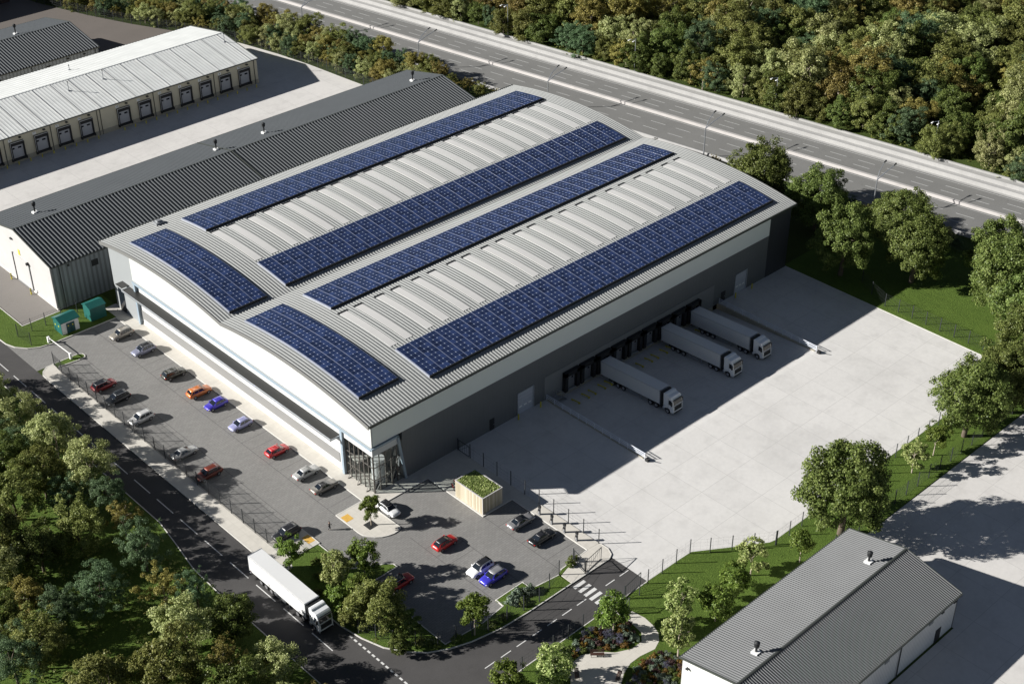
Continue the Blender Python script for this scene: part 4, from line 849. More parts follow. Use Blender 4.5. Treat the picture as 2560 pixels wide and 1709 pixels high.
# shrubs and flowers
def shrub(name, lab, grp, x, y, Rr, leaf, kind='shrub', hz=1.0, cat='shrub', z=H-.02):
    ob = meshobj(name, rng.choice(CR[kind]), None, L_[leaf]); ob.location = (x, y, z+Rr*.32*hz); ob.scale = (Rr, Rr*rng.uniform(.85, 1.1), Rr*hz*rng.uniform(.85, 1.15)); ob.rotation_euler = (0, 0, rng.uniform(0, 6.28)); return tag(ob, lab, cat, grp)
def inpoly(x, y, P):
    c = False; n = len(P)
    for i in range(n):
        (x1, y1), (x2, y2) = P[i], P[(i+1) % n]
        if (y1 > y) != (y2 > y) and x < (x2-x1)*(y-y1)/(y2-y1)+x1: c = not c
    return c
bedA = [(7.4, -45.9), (7.9, -48.4), (7.6, -50.4), (6.6, -51.5), (4.9, -51.5), (2.8, -50.3), (1, -48.5), (-1.2, -47.4), (-3, -47.4), (-4.8, -48.4), (-6, -49.8), (-6.6, -48), (-3.5, -46.2), (1, -45.8)]
bedB = [(7.5, -55.6), (4.7, -55), (2.4, -55), (.6, -55.8), (-1.6, -57.2), (-3, -60), (3, -60.9), (8, -60.5)]
FL = {'orange': ('flowering_shrub', 'orange flowered clump'), 'purple': ('lavender', 'violet spiked lavender clump'), 'grey': ('low_shrub', 'grey green rounded clump'), 'plum': ('low_shrub', 'plum coloured clump'), 'deep': ('low_shrub', 'dark green clump')}
for bed, where in ((bedA, 'in the flower bed between the road and the garden path'), (bedB, 'in the flower bed against the near shed')):
    n = 0; tries = 0; placed = []
    while n < 78 and tries < 6000:
        tries += 1; x = rng.uniform(-7, 8.2); y = rng.uniform(-61, -45.6)
        if not inpoly(x, y, bed) or any((x-a)**2+(y-b)**2 < .62**2 for a, b in placed): continue
        placed.append((x, y)); q = rng.random(); k = 'orange' if q < .26 else 'purple' if q < .40 else 'grey' if q < .66 else 'plum' if q < .80 else 'deep'
        shrub(FL[k][0], FL[k][1]+' '+where, 'clumps '+where, x, y, rng.uniform(.42, .78), k, 'spike' if k == 'purple' else 'shrub', 1.25 if k == 'purple' else 1.0); n += 1
for i, (x, y, Rr, lf) in enumerate(((25.3, -59.6, 1.0, 'grey'), (27, -60.3, .9, 'grey'), (29, -60.2, 1.0, 'grey'), (22.6, -59.2, 1.0, 'deep'), (20.3, -60.2, 1.1, 'grey'), (12.6, -59.8, 1.1, 'grey'), (14.8, -60.4, 1.0, 'grey'), (11.0, -60.4, .9, 'deep'), (17.5, -60.4, 1.0, 'deep'), (31.6, -60.6, .9, 'grey'), (10.6, -58.8, .8, 'grey'), (23.9, -60.6, .8, 'grey'))):
    shrub('clipped_shrub', ('dark ' if lf == 'deep' else 'grey green ')+'rounded shrub under the eave of the near shed', 'shrubs under the eave of the near shed', x, y, Rr, lf)
for x, y, Rr, lf, w_ in ((-1.2, -33.6, 1.2, 'grey', 'beside the short lawn point'), (.6, -33.0, 1.15, 'grey', 'beside the short lawn point'), (2.3, -33.6, 1.1, 'grey', 'beside the short lawn point'), (-.2, -34.9, .9, 'deep', 'behind the wire fence at the road bend'), (10.9, -33.7, .8, 'deep', 'at the foot of the gate'), (12.1, -33.4, .8, 'deep', 'at the foot of the gate'), (-3.9, -35.2, .8, 'deep', 'behind the wire fence at the road bend'), (-12, -33.9, .9, 'deep', 'behind the wire fence at the road bend'), (-6.3, -35.2, .8, 'deep', 'behind the wire fence at the road bend'), (-16.4, -30.8, .9, 'olive', 'at the foot of the large olive tree'), (-18.6, -28.8, .9, 'deep', 'at the foot of the large olive tree'), (-15, -32.3, .9, 'deep', 'at the foot of the large olive tree'), (-20.6, -20.6, 1.0, 'deep', 'in the shaded bed beside the lorry cab'), (-16.5, -16.5, 1.0, 'deep', 'in the shaded bed beside the lorry cab'), (-20.9, -12.5, 1.0, 'deep', 'in the shaded bed beside the white lorry'), (-18.5, -9.5, .9, 'deep', 'in the shaded bed beside the white lorry'), (-16.8, -6.8, .8, 'deep', 'in the shaded bed beside the white lorry'), (-20.8, -17, .9, 'deep', 'in the shaded bed beside the lorry cab'), (-15.5, -24.5, .9, 'deep', 'at the foot of the large olive tree'), (2.9, -34.5, .6, 'grey', 'beside the short lawn point')):
    shrub('low_shrub', ('dark ' if lf == 'deep' else 'grey green ' if lf == 'grey' else 'olive ')+'low shrub '+w_, 'low shrubs '+w_, x, y, Rr, lf)
# ---------------------------------------------------------------- cars
def paint(name, c, metal=.25):
    return plain(name, c, .28, metal=metal, var=.03, scale=2, coat=.7, local=True)
CARDEF = {
 'suv': dict(st=[(2.30, .66, .45, .66), (2.2, .82, .30, .80), (1.85, .91, .24, .93), (1.15, .94, .21, 1.03), (0, .95, .21, 1.06), (-1.2, .95, .21, 1.09), (-1.95, .92, .26, 1.08), (-2.22, .86, .36, 1.0), (-2.32, .76, .46, .8)], fb=1.12, fr=.42, rb=-2.14, rr=-1.72, H=1.68, wb=.86, wr=.69, ax=1.38, wh=.36, z0=1.02),
 'hatch': dict(st=[(2.15, .62, .42, .60), (2.04, .80, .28, .73), (1.7, .88, .22, .84), (1.05, .91, .19, .94), (0, .92, .19, .97), (-1.1, .92, .19, 1.0), (-1.8, .89, .24, 1.0), (-2.05, .83, .34, .92), (-2.13, .72, .44, .74)], fb=1.08, fr=.28, rb=-1.98, rr=-1.35, H=1.52, wb=.83, wr=.64, ax=1.30, wh=.33, z0=.92),
 'saloon': dict(st=[(2.42, .62, .40, .58), (2.3, .80, .26, .70), (1.9, .89, .20, .80), (1.1, .92, .18, .89), (0, .93, .18, .92), (-1.3, .93, .18, .95), (-2.0, .90, .23, .97), (-2.34, .83, .34, .9), (-2.44, .72, .44, .72)], fb=1.12, fr=.22, rb=-1.72, rr=-.88, H=1.44, wb=.83, wr=.62, ax=1.42, wh=.33, z0=.89),
}
def carparts(kind):
    d = CARDEF[kind]; P = {}
    g = MB(); rings = []
    for x, w, zb, zt_ in d['st']:
        zs = zt_-.10
        rings.append([(x, w*.80, zb), (x, w*.97, zb+.10), (x, w, (zb+zs)/2+.05), (x, w*.97, zs), (x, w*.84, zt_), (x, w*.4, zt_+.025), (x, -w*.4, zt_+.025), (x, -w*.84, zt_), (x, -w*.97, zs), (x, -w, (zb+zs)/2+.05), (x, -w*.97, zb+.10), (x, -w*.80, zb)])
    g.loft(rings)
    fb, fr, rb, rr, Hh, wb, wr, z0 = (d[k] for k in ('fb', 'fr', 'rb', 'rr', 'H', 'wb', 'wr', 'z0'))
    c = [(fb, wb), (fb, -wb), (rb, -wb), (rb, wb)]; r_ = [(fr, wr), (fr, -wr), (rr, -wr), (rr, wr)]
    zr = Hh-.06
    g.loft([[(x, y, z0) for x, y in c], [(x, y, zr) for x, y in r_]])
    P['body'] = (g, 'paint')
    def face(a, b, cc, dd, u0, u1, v0, v1, off=.014):
        a, b, cc, dd = map(Vector, (a, b, cc, dd)); nn = (b-a).cross(dd-a).normalized()
        def q(u, v): return (a.lerp(b, u)).lerp(dd.lerp(cc, u), v)
        cen = q(.5, .5)
        if nn.dot(cen-Vector((0, 0, 1))) < 0: nn = -nn
        return [q(u0, v0)+nn*off, q(u1, v0)+nn*off, q(u1, v1)+nn*off, q(u0, v1)+nn*off]
    B4 = [Vector((x, y, z0)) for x, y in c]; T4 = [Vector((x, y, zr)) for x, y in r_]
    g = MB(); g.quad(*face(B4[0], B4[1], T4[1], T4[0], .05, .95, .12, .93)); P['windscreen'] = (g, 'dkglass')
    g = MB(); g.quad(*face(B4[2], B4[3], T4[3], T4[2], .08, .92, .22, .92)); P['rear_window'] = (g, 'dkglass')
    for nm, (i, j) in (('side_window', (0, 3)), ('side_window_b', (1, 2))):
        g = MB(); f0 = .10 if kind != 'saloon' else .12
        g.quad(*face(B4[i], B4[j], T4[j], T4[i], f0, .46, .18, .90)); g.quad(*face(B4[i], B4[j], T4[j], T4[i], .49, .77, .18, .90))
        if kind != 'saloon': g.quad(*face(B4[i], B4[j], T4[j], T4[i], .80, .95, .24, .88))
        else: g.quad(*face(B4[i], B4[j], T4[j], T4[i], .79, .86, .2, .85))
        P[nm] = (g, 'dkglass')
    g = MB(); n = 4
    rings = []
    for k in range(n+1):
        x = fr+.06+(rr-fr-.12)*k/n; e = .75+.25*math.sin(math.pi*k/n); w = wr-.01
        rings.append([(x, w, zr-.02), (x, w*.93, zr+.035*e), (x, w*.5, zr+.06*e), (x, -w*.5, zr+.06*e), (x, -w*.93, zr+.035*e), (x, -w, zr-.02)])
    g.loft(rings); P['roof'] = (g, 'paint')
    if kind == 'suv':
        g = MB()
        for s in (-1, 1): g.bar((fr-.25, s*wr*.93, zr+.09), (rr+.2, s*wr*.93, zr+.09), .05)
        P['roof_rails'] = (g, 'galv')
    f = d['st'][1]; b = d['st'][-2]
    g = MB(); g.box(f[0]-.08, -.42, .42, f[0]+.10, .42, .60); P['grille'] = (g, 'black')
    for nm, s in (('headlight', 1), ('headlight_b', -1)):
        g = MB(); g.box(f[0]-.22, s*f[1]-.2 if s > 0 else s*f[1]-.03, f[3]-.16, f[0]+.035, s*f[1]+.03 if s > 0 else s*f[1]+.2, f[3]-.05); P[nm] = (g, 'lamp_glass')
    for nm, s in (('tail_light', 1), ('tail_light_b', -1)):
        g = MB(); g.box(b[0]-.06, s*b[1]-.26 if s > 0 else s*b[1]-.02, b[3]-.2, b[0]+.12, s*b[1]+.02 if s > 0 else s*b[1]+.26, b[3]-.07); P[nm] = (g, 'red_lens')
    g = MB(); g.box(b[0]-.07, -.3, .55, b[0]-.02, .3, .67); P['number_plate'] = (g, 'sign')
    for nm, s in (('mirror', 1), ('mirror_b', -1)):
        g = MB(); g.box(fb-.42, s*(wb+.02)-.02, z0+.05, fb-.27, s*(wb+.02)+.02, z0+.2); g.box(fb-.42, s*(wb+.14)-.1, z0+.05, fb-.28, s*(wb+.14)+.1, z0+.2); P[nm] = (g, 'paint')
    return P, d
def wheelmesh(r, wd=.23):
    g = MB(); g.tube((0, -wd/2, 0), (0, wd/2, 0), r, n=18); ty = g.mesh('wheel'); ty.materials.append(M['rubber'])
    g = MB(); g.tube((0, -wd/2-.012, 0), (0, wd/2+.012, 0), r*.62, n=14); rm = g.mesh('rim'); rm.materials.append(M['rim']); return ty, rm
PROTO = {}
def carproto(kind):
    P, d = carparts(kind); t = thing('parked_car')
    for nm, (g, m) in P.items():
        sm = nm in ('body', 'roof')
        mm = M['cabpaint'] if m == 'paint' else M[m]
        o = g.build(nm.replace('_b', '') if nm.endswith('_b') else nm, mm, t, bevel=.035 if nm == 'body' else 0)
        o['part_role'] = m
        if sm:
            o.data.polygons.foreach_set('use_smooth', [True]*len(o.data.polygons))
    ty, rm = wheelmesh(d['wh'])
    for sx in (-1, 1):
        for sy in (-1, 1):
            o = meshobj('wheel', ty, t); o.location = (sx*d['ax'], sy*(d['st'][4][1]-.11), d['wh']); q = meshobj('rim', rm, o)
    return t
cars = [
 # kind, x, y, heading deg, paint, roof, label
 ('suv', -5.05, 70.1, 180, (.30, .275, .235), None, 'beige grey metallic car parked nearest the green kiosks, nose away from the warehouse'),
 ('suv', -4.95, 62.4, 180, (.26, .27, .36), 'dark', 'lavender grey car with dark roof, second in the row along the warehouse front'),
 ('suv', -5.05, 51.75, 0, (.035, .035, .027), None, 'black olive estate car nosed in to the warehouse pavement'),
 ('suv', -4.9, 43.75, 0, (.55, .16, .035), None, 'orange car parked beside the bright violet one'),
 ('hatch', -4.8, 38.5, 180, (.06, .045, .44), None, 'bright violet blue car parked beside the orange one'),
 ('hatch', -5.15, 30.5, 180, (.33, .34, .56), None, 'pale lavender hatchback parked alone along the warehouse front'),
 ('hatch', -4.95, 20.0, 0, (.48, .025, .03), None, 'all red car nosed in to the warehouse pavement'),
 ('saloon', -4.9, 11.85, 0, (.40, .40, .39), None, 'silver saloon parked beside the grey brown car near the entrance'),
 ('saloon', -4.95, 6.85, 0, (.20, .185, .165), 'dark', 'grey brown saloon with a dark roof panel at the entrance end of the row'),
 ('suv', -16.2, 57.2, 0, (.22, .012, .016), 'dark', 'dark red car with black roof parked against the roadside fence'),
 ('suv', -16.55, 52.0, 180, (.022, .024, .026), None, 'black car with bright roof rails parked against the roadside fence'),
 ('suv', -16.65, 43.9, 180, (.62, .61, .59), None, 'white car parked against the roadside fence'),
 ('saloon', -16.6, 30.3, 0, (.33, .33, .325), None, 'pale grey saloon parked half hidden by the roadside fence'),
 ('suv', -16.75, 22.7, 180, (.17, .035, .018), None, 'rust brown car parked half hidden by the roadside fence'),
 ('suv', -16.3, 1.6, 180, (.03, .031, .034), 'dark', 'charcoal car parked by the bright rounded tree and the person'),
 ('hatch', -.95, -4.75, -90, (.80, .80, .80), 'dark', 'white car with black roof pointing out beside the paved island'),
 ('hatch', .15, -17.1, 0, (.55, .022, .022), 'dark', 'red car with black roof alone in the middle of the car park'),
 ('suv', .2, -25.2, 180, (.80, .80, .81), 'dark', 'white car with black roof standing close beside the royal blue one'),
 ('suv', .4, -27.9, 180, (.055, .05, .52), 'grey', 'royal blue car with grey roof standing close beside the white one'),
 ('saloon', 12.2, -21.5, 0, (.24, .235, .24), 'dark', 'grey saloon with black glass roof plugged in at the charging posts'),
 ('saloon', 12.0, -26.5, 0, (.016, .017, .018), 'dark', 'glossy black saloon parked at the charging posts'),
 ('suv', -10.6, -19.2, 0, (.40, .016, .018), 'dark', 'red car with black roof half hidden behind the large olive tree'),
]
M['carblack'] = plain('black_car_roof', (.02, .02, .022), .25, coat=.6, local=True); M['cargrey'] = plain('grey_car_roof', (.20, .20, .21), .3, coat=.5, local=True)
for i, (k, x, y, a, c, rf_, lab) in enumerate(cars):
    if k not in PROTO: PROTO[k] = carproto(k); o = PROTO[k]
    else: o = copy_tree(PROTO[k])
    o.location = (x, y, .014); o.rotation_euler = (0, 0, R(a+rng.uniform(-1.5, 1.5))); tag(o, lab, 'car', 'cars in the car park')
    pm = paint('car_paint_%d' % i, c, .0 if min(c) > .6 else .25)
    for ch in o.children:
        nm = ch.name.split('.')[0]
        if nm in ('body', 'mirror'): setmat(ch, pm)
        elif nm == 'roof':
            setmat(ch, pm if rf_ is None else M['carblack'] if rf_ == 'dark' else M['cargrey'])
            if rf_: ch['label'] = 'black roof panel' if rf_ == 'dark' else 'grey roof panel'
# ---------------------------------------------------------------- lorries
def lorry():
    t = thing('articulated_lorry')
    g = MB(); g.box(0, -1.275, 1.12, 14.25, 1.275, 3.95); tb = g.build('trailer_box', M['trailer'], t, bevel=.05)
    g = MB(); g.box(14.2, -1.285, 1.05, 14.36, 1.285, 3.98); g.box(-.02, -1.285, 1.05, .1, 1.285, 3.98); g.box(0, -1.285, 3.82, 14.3, -1.27, 3.9); g.box(0, 1.27, 3.82, 14.3, 1.285, 3.9); g.build('edge_trim', M['galv'], tb)
    g = MB(); g.box(14.36, -1.15, 1.2, 14.85, 1.15, 3.75); g.build('cab_gap_box', M['black'], tb)  # black box filling the space between trailer and cab
    g = MB()
    for s in (-.6, .4): g.box(.2, s, .85, 14.0, s+.2, 1.12)
    g.box(1.7, -.95, .5, 6.1, .95, .85); g.box(11.2, -.95, .55, 14.0, .95, .85); g.box(11.2, -.45, .6, 16.6, .45, .95); g.box(14.4, -1.1, .55, 15.4, 1.1, 1.0); g.build('chassis', M['black'], t)
    g = MB()
    for s in (-1.24, 1.2): g.box(6.2, s, .5, 9.2, s+.04, .62); g.box(6.2, s, .78, 9.2, s+.04, .9)
    g.build('side_guard', M['galv'], t)
    g = MB()
    for s in (-.95, .8): g.box(9.55, s, .1, 9.7, s+.15, 1.1); g.box(9.45, s-.08, .06, 9.8, s+.23, .12)
    g.build('landing_leg', M['galv'], t)
    g = MB(); g.box(-.05, -1.2, .55, .25, 1.2, .72); g.build('rear_bumper', M['galv'], t)
    for s in (-1.05, .8):
        g = MB(); g.box(-.06, s, .75, .0, s+.25, .95); g.build('tail_light', M['red_lens'], t)
    for s in (-1.2, .95):
        g = MB(); g.box(14.9, s, .5, 15.35, s+.25, 1.0); g.build('fuel_tank', M['galv'], t)
    pr = [(15.1, .85), (15.1, 3.80), (15.35, 3.92), (15.8, 3.86), (16.05, 3.62), (16.2, 3.60), (16.75, 3.5), (17.05, 3.32), (17.2, 3.05), (17.4, 2.1), (17.45, 1.4), (17.42, .42), (16.75, .42), (16.55, 1.0), (16.1, 1.12), (15.65, 1.0), (15.5, .85)]
    g = MB(); g.extr(pr, 'y', -1.24, 1.24); cab = g.build('cab', M['cabpaint'], t, bevel=.06)
    g = MB(); g.quad((17.235, -1.08, 3.0), (17.235, 1.08, 3.0), (17.425, 1.1, 2.08), (17.425, -1.1, 2.08)); g.build('windscreen', M['dkglass'], cab)
    g = MB(); g.box(17.15, -1.12, 2.98, 17.5, 1.12, 3.12); g.build('sun_visor', M['black'], cab)
    for s in (-1, 1):
        g = MB(); yy = s*1.252; g.add([(16.35, yy, 2.9), (16.95, yy, 2.9), (17.12, yy, 2.15), (16.9, yy, 1.9), (16.35, yy, 2.0)], [(0, 1, 2, 3, 4)]); g.build('side_window', M['dkglass'], cab)
        g = MB(); g.box(17.1, s*1.42-.14, 2.0, 17.25, s*1.42+.14, 2.75); g.bar((17.17, s*1.24, 2.6), (17.17, s*1.4, 2.6), .05); g.build('mirror', M['black'], cab)
        g = MB(); g.box(17.4, s*.95-.2, .68, 17.475, s*.95+.2, .9); g.build('headlight', M['lamp_glass'], cab)
        g = MB(); g.box(16.9, s*1.2-.04, .38, 17.5, s*1.2+.04, .62); g.build('bumper_corner', M['galv'], cab)
        g = MB(); g.box(15.15, s*1.245-.012, 1.3, 16.2, s*1.245+.012, 1.35); g.box(16.28, s*1.245-.012, 1.2, 16.31, s*1.245+.012, 3.2); g.build('door_seam', M['steel'], cab)
    g = MB(); g.box(17.4, -.95, .95, 17.475, .95, 1.85); g.box(17.4, -1.1, .42, 17.47, 1.1, .62); g.build('grille', M['black'], cab)
    g = MB(); g.box(17.42, -1.15, 1.88, 17.49, 1.15, 1.97); g.build('grille_trim', M['galv'], cab)
    ty, rm = wheelmesh(.5, .36)
    for x in (2.9, 4.22, 5.54, 12.05, 13.4, 16.1):
        for s in (-1, 1):
            o = meshobj('wheel', ty, t); o.location = (x, s*1.05, .5); meshobj('rim', rm, o)
    return t
lo = lorry()
tilt = math.atan2(1.2, 24)
def placel(o, x, y, ramp):
    a = tilt if ramp else 0; f = Vector((0, -math.cos(a), math.sin(a))); u = Vector((0, math.sin(a), math.cos(a))); s = u.cross(f)
    z = PIT+(.2-y)*.0505+.02 if ramp else .016
    o.matrix_world = Matrix(((f.x, s.x, u.x, x), (f.y, s.y, u.y, y), (f.z, s.z, u.z, z), (0, 0, 0, 1)))
for i, (x, y, ramp, lab) in enumerate(((52.95, -1.25, 1, 'white lorry backed onto the docks nearest the entrance, alone in its bay'), (69.4, -1.25, 1, 'white lorry in the middle of the three backed onto the docks'), (77.85, -1.25, 1, 'white lorry at the dock beside the far railing'), (-24.45, -2.0, 0, 'bright white lorry driving along the estate road at the bottom left'))):
    o = lo if i == 0 else copy_tree(lo); placel(o, x, y, ramp); tag(o, lab, 'lorry', 'white articulated lorries')
# ---------------------------------------------------------------- person
def person(x, y, rz):
    J = {'pel': (0, 0, .95), 'sp': (.01, 0, 1.15), 'ch': (.02, 0, 1.35), 'nk': (.03, 0, 1.49), 'hd': (.06, 0, 1.58), 'tp': (.06, 0, 1.70), 'ls': (.02, .19, 1.41), 'le': (.02, .25, 1.14), 'lw': (.22, .16, 1.10), 'lh': (.31, .12, 1.11), 'rs': (.02, -.19, 1.41), 're': (.0, -.25, 1.14), 'rw': (.21, -.17, 1.14), 'rh': (.30, -.13, 1.16),
         'lp': (.0, .09, .90), 'lk': (.12, .1, .50), 'la': (.14, .1, .09), 'lt': (.30, .11, .04), 'rp': (0, -.09, .90), 'rk': (.02, -.1, .49), 'ra': (-.18, -.1, .12), 'rt': (-.04, -.11, .03)}
    E = [('pel', 'sp'), ('sp', 'ch'), ('ch', 'nk'), ('nk', 'hd'), ('hd', 'tp'), ('ch', 'ls'), ('ls', 'le'), ('le', 'lw'), ('lw', 'lh'), ('ch', 'rs'), ('rs', 're'), ('re', 'rw'), ('rw', 'rh'), ('pel', 'lp'), ('lp', 'lk'), ('lk', 'la'), ('la', 'lt'), ('pel', 'rp'), ('rp', 'rk'), ('rk', 'ra'), ('ra', 'rt')]
    Rd = dict(pel=.13, sp=.125, ch=.14, nk=.055, hd=.085, tp=.075, ls=.065, le=.045, lw=.032, lh=.03, rs=.065, re=.045, rw=.032, rh=.03, lp=.085, lk=.06, la=.04, lt=.035, rp=.085, rk=.06, ra=.04, rt=.035)
    def skin(name, keys, grow, m, parent, loc=(0, 0, 0)):
        me = bpy.data.meshes.new(name); ks = list(keys); me.from_pydata([J[k] for k in ks], [(ks.index(a), ks.index(b)) for a, b in E if a in keys and b in keys], [])
        bm = bmesh.new(); bm.from_mesh(me); sl = bm.verts.layers.skin.verify()
        for k, vv in zip(ks, bm.verts): vv[sl].radius = (Rd[k]*grow[0]+grow[1],)*2; vv[sl].use_root = k == 'pel'
        bm.to_mesh(me); bm.free()
        tmp = bpy.data.objects.new(name, me); col.objects.link(tmp)
        tmp.modifiers.new('skin', 'SKIN'); s = tmp.modifiers.new('sub', 'SUBSURF'); s.levels = 2; s.render_levels = 2
        fin = bpy.data.meshes.new_from_object(tmp.evaluated_get(bpy.context.evaluated_depsgraph_get())); bpy.data.objects.remove(tmp)
        fin.name = name; fin.materials.clear(); fin.materials.append(m); o = bpy.data.objects.new(name, fin); col.objects.link(o)
        if parent: o.parent = parent
        return o
    for sd_, wn, hn in ((1, 'lw', 'lh'), (-1, 'rw', 'rh')):
        h = Vector(J[hn])
        for k in range(4):
            a, b = 'f%d%d0' % (sd_, k), 'f%d%d1' % (sd_, k); ln = (.06, .075, .07, .055)[k]
            J[a] = tuple(h+Vector((.035, (k-1.5)*.019, .005))); J[b] = tuple(h+Vector((.035+ln*.7, (k-1.5)*.021, -.01-ln*.4))); Rd[a] = .0105; Rd[b] = .008; E.append((hn, a)); E.append((a, b))
        a = 'th%d' % sd_; J[a] = tuple(h+Vector((.03, -sd_*.04, .03))); Rd[a] = .011; E.append((hn, a))
    body = skin('person', list(J), (1, 0), M['skin'], None); body.location = (x, y, .014); body.rotation_euler = (0, 0, rz)
    tag(body, 'person in dark clothes walking across the car park holding a tablet', 'person')
    skin('jacket', ['pel', 'sp', 'ch', 'ls', 'le', 'lw', 'rs', 're', 'rw'], (1.02, .014), M['cloth'], body)
    skin('trousers', ['pel', 'lp', 'lk', 'la', 'rp', 'rk', 'ra'], (1.02, .012), M['cloth'], body)
    g = MB(); g.blob((.045, 0, 1.67), .098, .09, .085, 10, 6); g.build('hair', M['hair'], body, smooth=True)
    g = MB(); g.blob((.155, 0, 1.61), .02, .012, .018, 6, 4); g.blob((.06, .09, 1.61), .02, .012, .03, 6, 4); g.blob((.06, -.09, 1.61), .02, .012, .03, 6, 4); g.build('nose_and_ears', M['skin'], body, smooth=True)
    g = MB(); g.blob((.142, .032, 1.635), .008, .012, .008, 6, 4); g.blob((.142, -.032, 1.635), .008, .012, .008, 6, 4); g.box(.138, -.025, 1.555, .15, .025, 1.562); g.build('eyes_and_mouth', M['hair'], body)
    g = MB(); g.box(.30, -.14, 1.15, .42, .13, 1.165); tb = g.build('tablet', M['black'], None); tb.location = body.location; tb.rotation_euler = body.rotation_euler
    tag(tb, 'small dark tablet held by the walking person', 'tablet')
person(-10.55, -1.8, R(-45))
# ---------------------------------------------------------------- fences, gates, railings, lamps, small things
def fence(lab, pts, step=3.2, h=2.9, name='mesh_fence', wires=True, z=0.0, m='post', vstep=.3, postw=.11, wd=.014):
    t = thing(name, (0, 0, 0), 0, lab, 'fence'); P = [Vector((*p, z)) for p in pts]; wr = MB(); posts = []
    for i in range(len(P)-1):
        a, b = P[i], P[i+1]; L = (b-a).length; n = max(1, round(L/step)); d = (b-a)/n
        for k in range(n): posts.append(a+d*k)
        if wires:
            for zz in (.12, .8, 1.5, 2.2, h-.08): wr.bar(a+Vector((0, 0, zz)), b+Vector((0, 0, zz)), wd)
            q = max(1, int(L/vstep)); u = (b-a)/q
            for k in range(q): wr.bar(a+u*(k+.5)+Vector((0, 0, .1)), a+u*(k+.5)+Vector((0, 0, h-.06)), wd)
    posts.append(P[-1])
    me = None
    for p in posts:
        if me is None:
            g = MB(); w_ = postw/2; g.box(-w_, -w_, 0, w_, w_, h+.1); o = g.build('post', M[m], t); me = o.data
        else: o = meshobj('post', me, t)
        o.location = p
    if wires: wr.build('wire_mesh', M[m], t)
    return t
fence('dark mesh fence between the roadside path and the parked cars', [(-19.19, 70), (-19.47, 66.6), (-19.47, 44.7), (-19.53, -1.0)], wd=.024, vstep=.22)
fence('dark mesh fence along the top of the lawn behind the green kiosks', [(-19.0, 79.05), (-19.42, 83.5), (-13.6, 83.5), (-3.5, 83.6)])
fence('dark post fence between the warehouse pavement and the lorry yard', [(17.74, -3.4), (17.76, -33.2)], 3.22, wires=True, vstep=1.6, wd=.008)
fence('mesh fence on the lawn strip along the bend of the estate road', [(8.23, -34.05), (5.15, -35.1), (2, -36.2), (-.9, -35.9), (-4.2, -35.85), (-7.6, -35.5), (-12.2, -33.7), (-14.9, -32.9), (-19.2, -28.2), (-21.4, -23), (-21.9, -19)])
fence('post fence between the estate road and the flower garden', [(-12.8, -44.7), (-9.5, -44.55), (8.7, -44.6)], 3.25, wires=True, vstep=.8)
fence('post fence along the lawn corner of the lorry yard', [(13.75, -45.4), (16.5, -44.6), (26.2, -44.5), (28.7, -46.4), (37.3, -52.3)], 3.15, vstep=.8, wd=.007)
fence('mesh fence along the near edge of the lorry yard under the big lone tree', [(37.5, -52.35), (107.9, -52.4)], 3.2, wd=.007, vstep=.8)
fence('mesh fence along the verge beside the neighbouring concrete yard', [(43, -59.2), (140, -59.4)], 3.2)
fence('mesh fence on the lawn at the far end of the lorry yard', [(108.9, -51), (108.9, -23.2), (110.8, -18.8), (113.2, -14.8)], 3.2)
fence('tall mesh fence curving past the depot and the brown yard towards the motorway', [(71.4, 247.7), (77, 228), (82.6, 213), (90, 196.5), (95.6, 184.3), (97.1, 178), (99.7, 165.7), (101.3, 154), (102.5, 139.7), (104.3, 123), (106.2, 112)], 3.2, vstep=.22, wd=.024)
def gate(lab, a, b, h, name='steel_gate', zz=0.0):
    a = Vector((*a, zz)); b = Vector((*b, zz)); t = thing(name, a, 0, lab, 'gate'); d = b-a; o = Vector((0, 0, 0))
    g = MB(); g.bar(o, o+Vector((0, 0, h)), .13); g.build('gate_post', M['post'], t)
    g = MB(); u = d.normalized()*.25
    for z in (.2, h-.2): g.bar(u+Vector((0, 0, z)), d+Vector((0, 0, z)), .07)
    g.bar(u+Vector((0, 0, .2)), u+Vector((0, 0, h-.2)), .07); g.bar(d+Vector((0, 0, .2)), d+Vector((0, 0, h-.2)), .07); g.bar(u+Vector((0, 0, .2)), d+Vector((0, 0, h-.2)), .04)
    n = int(d.length/.5)
    for k in range(1, n): g.bar(d*k/n+Vector((0, 0, .2)), d*k/n+Vector((0, 0, h-.2)), .025)
    g.build('gate_leaf', M['post'], t); return t
gate('open gate leaf on the car park side of the zebra crossing', (11.3, -36.55), (15.4, -35.95), 2.7)
gate('open gate leaf on the garden side of the zebra crossing', (11.5, -44.45), (15.6, -43.9), 2.7)
gate('pedestrian gate across the paved path beside the charging posts', (11.85, -33.5), (11.3, -36.3), 2.7, zz=H)
gate('pedestrian gate at the head of the curved garden path', (8.8, -46.3), (10.4, -46.4), 2.6, zz=H)
gate('dark framed gate between the dark warehouse wall and the yard fence', (17.76, -.3), (17.76, -3.1), 2.5)
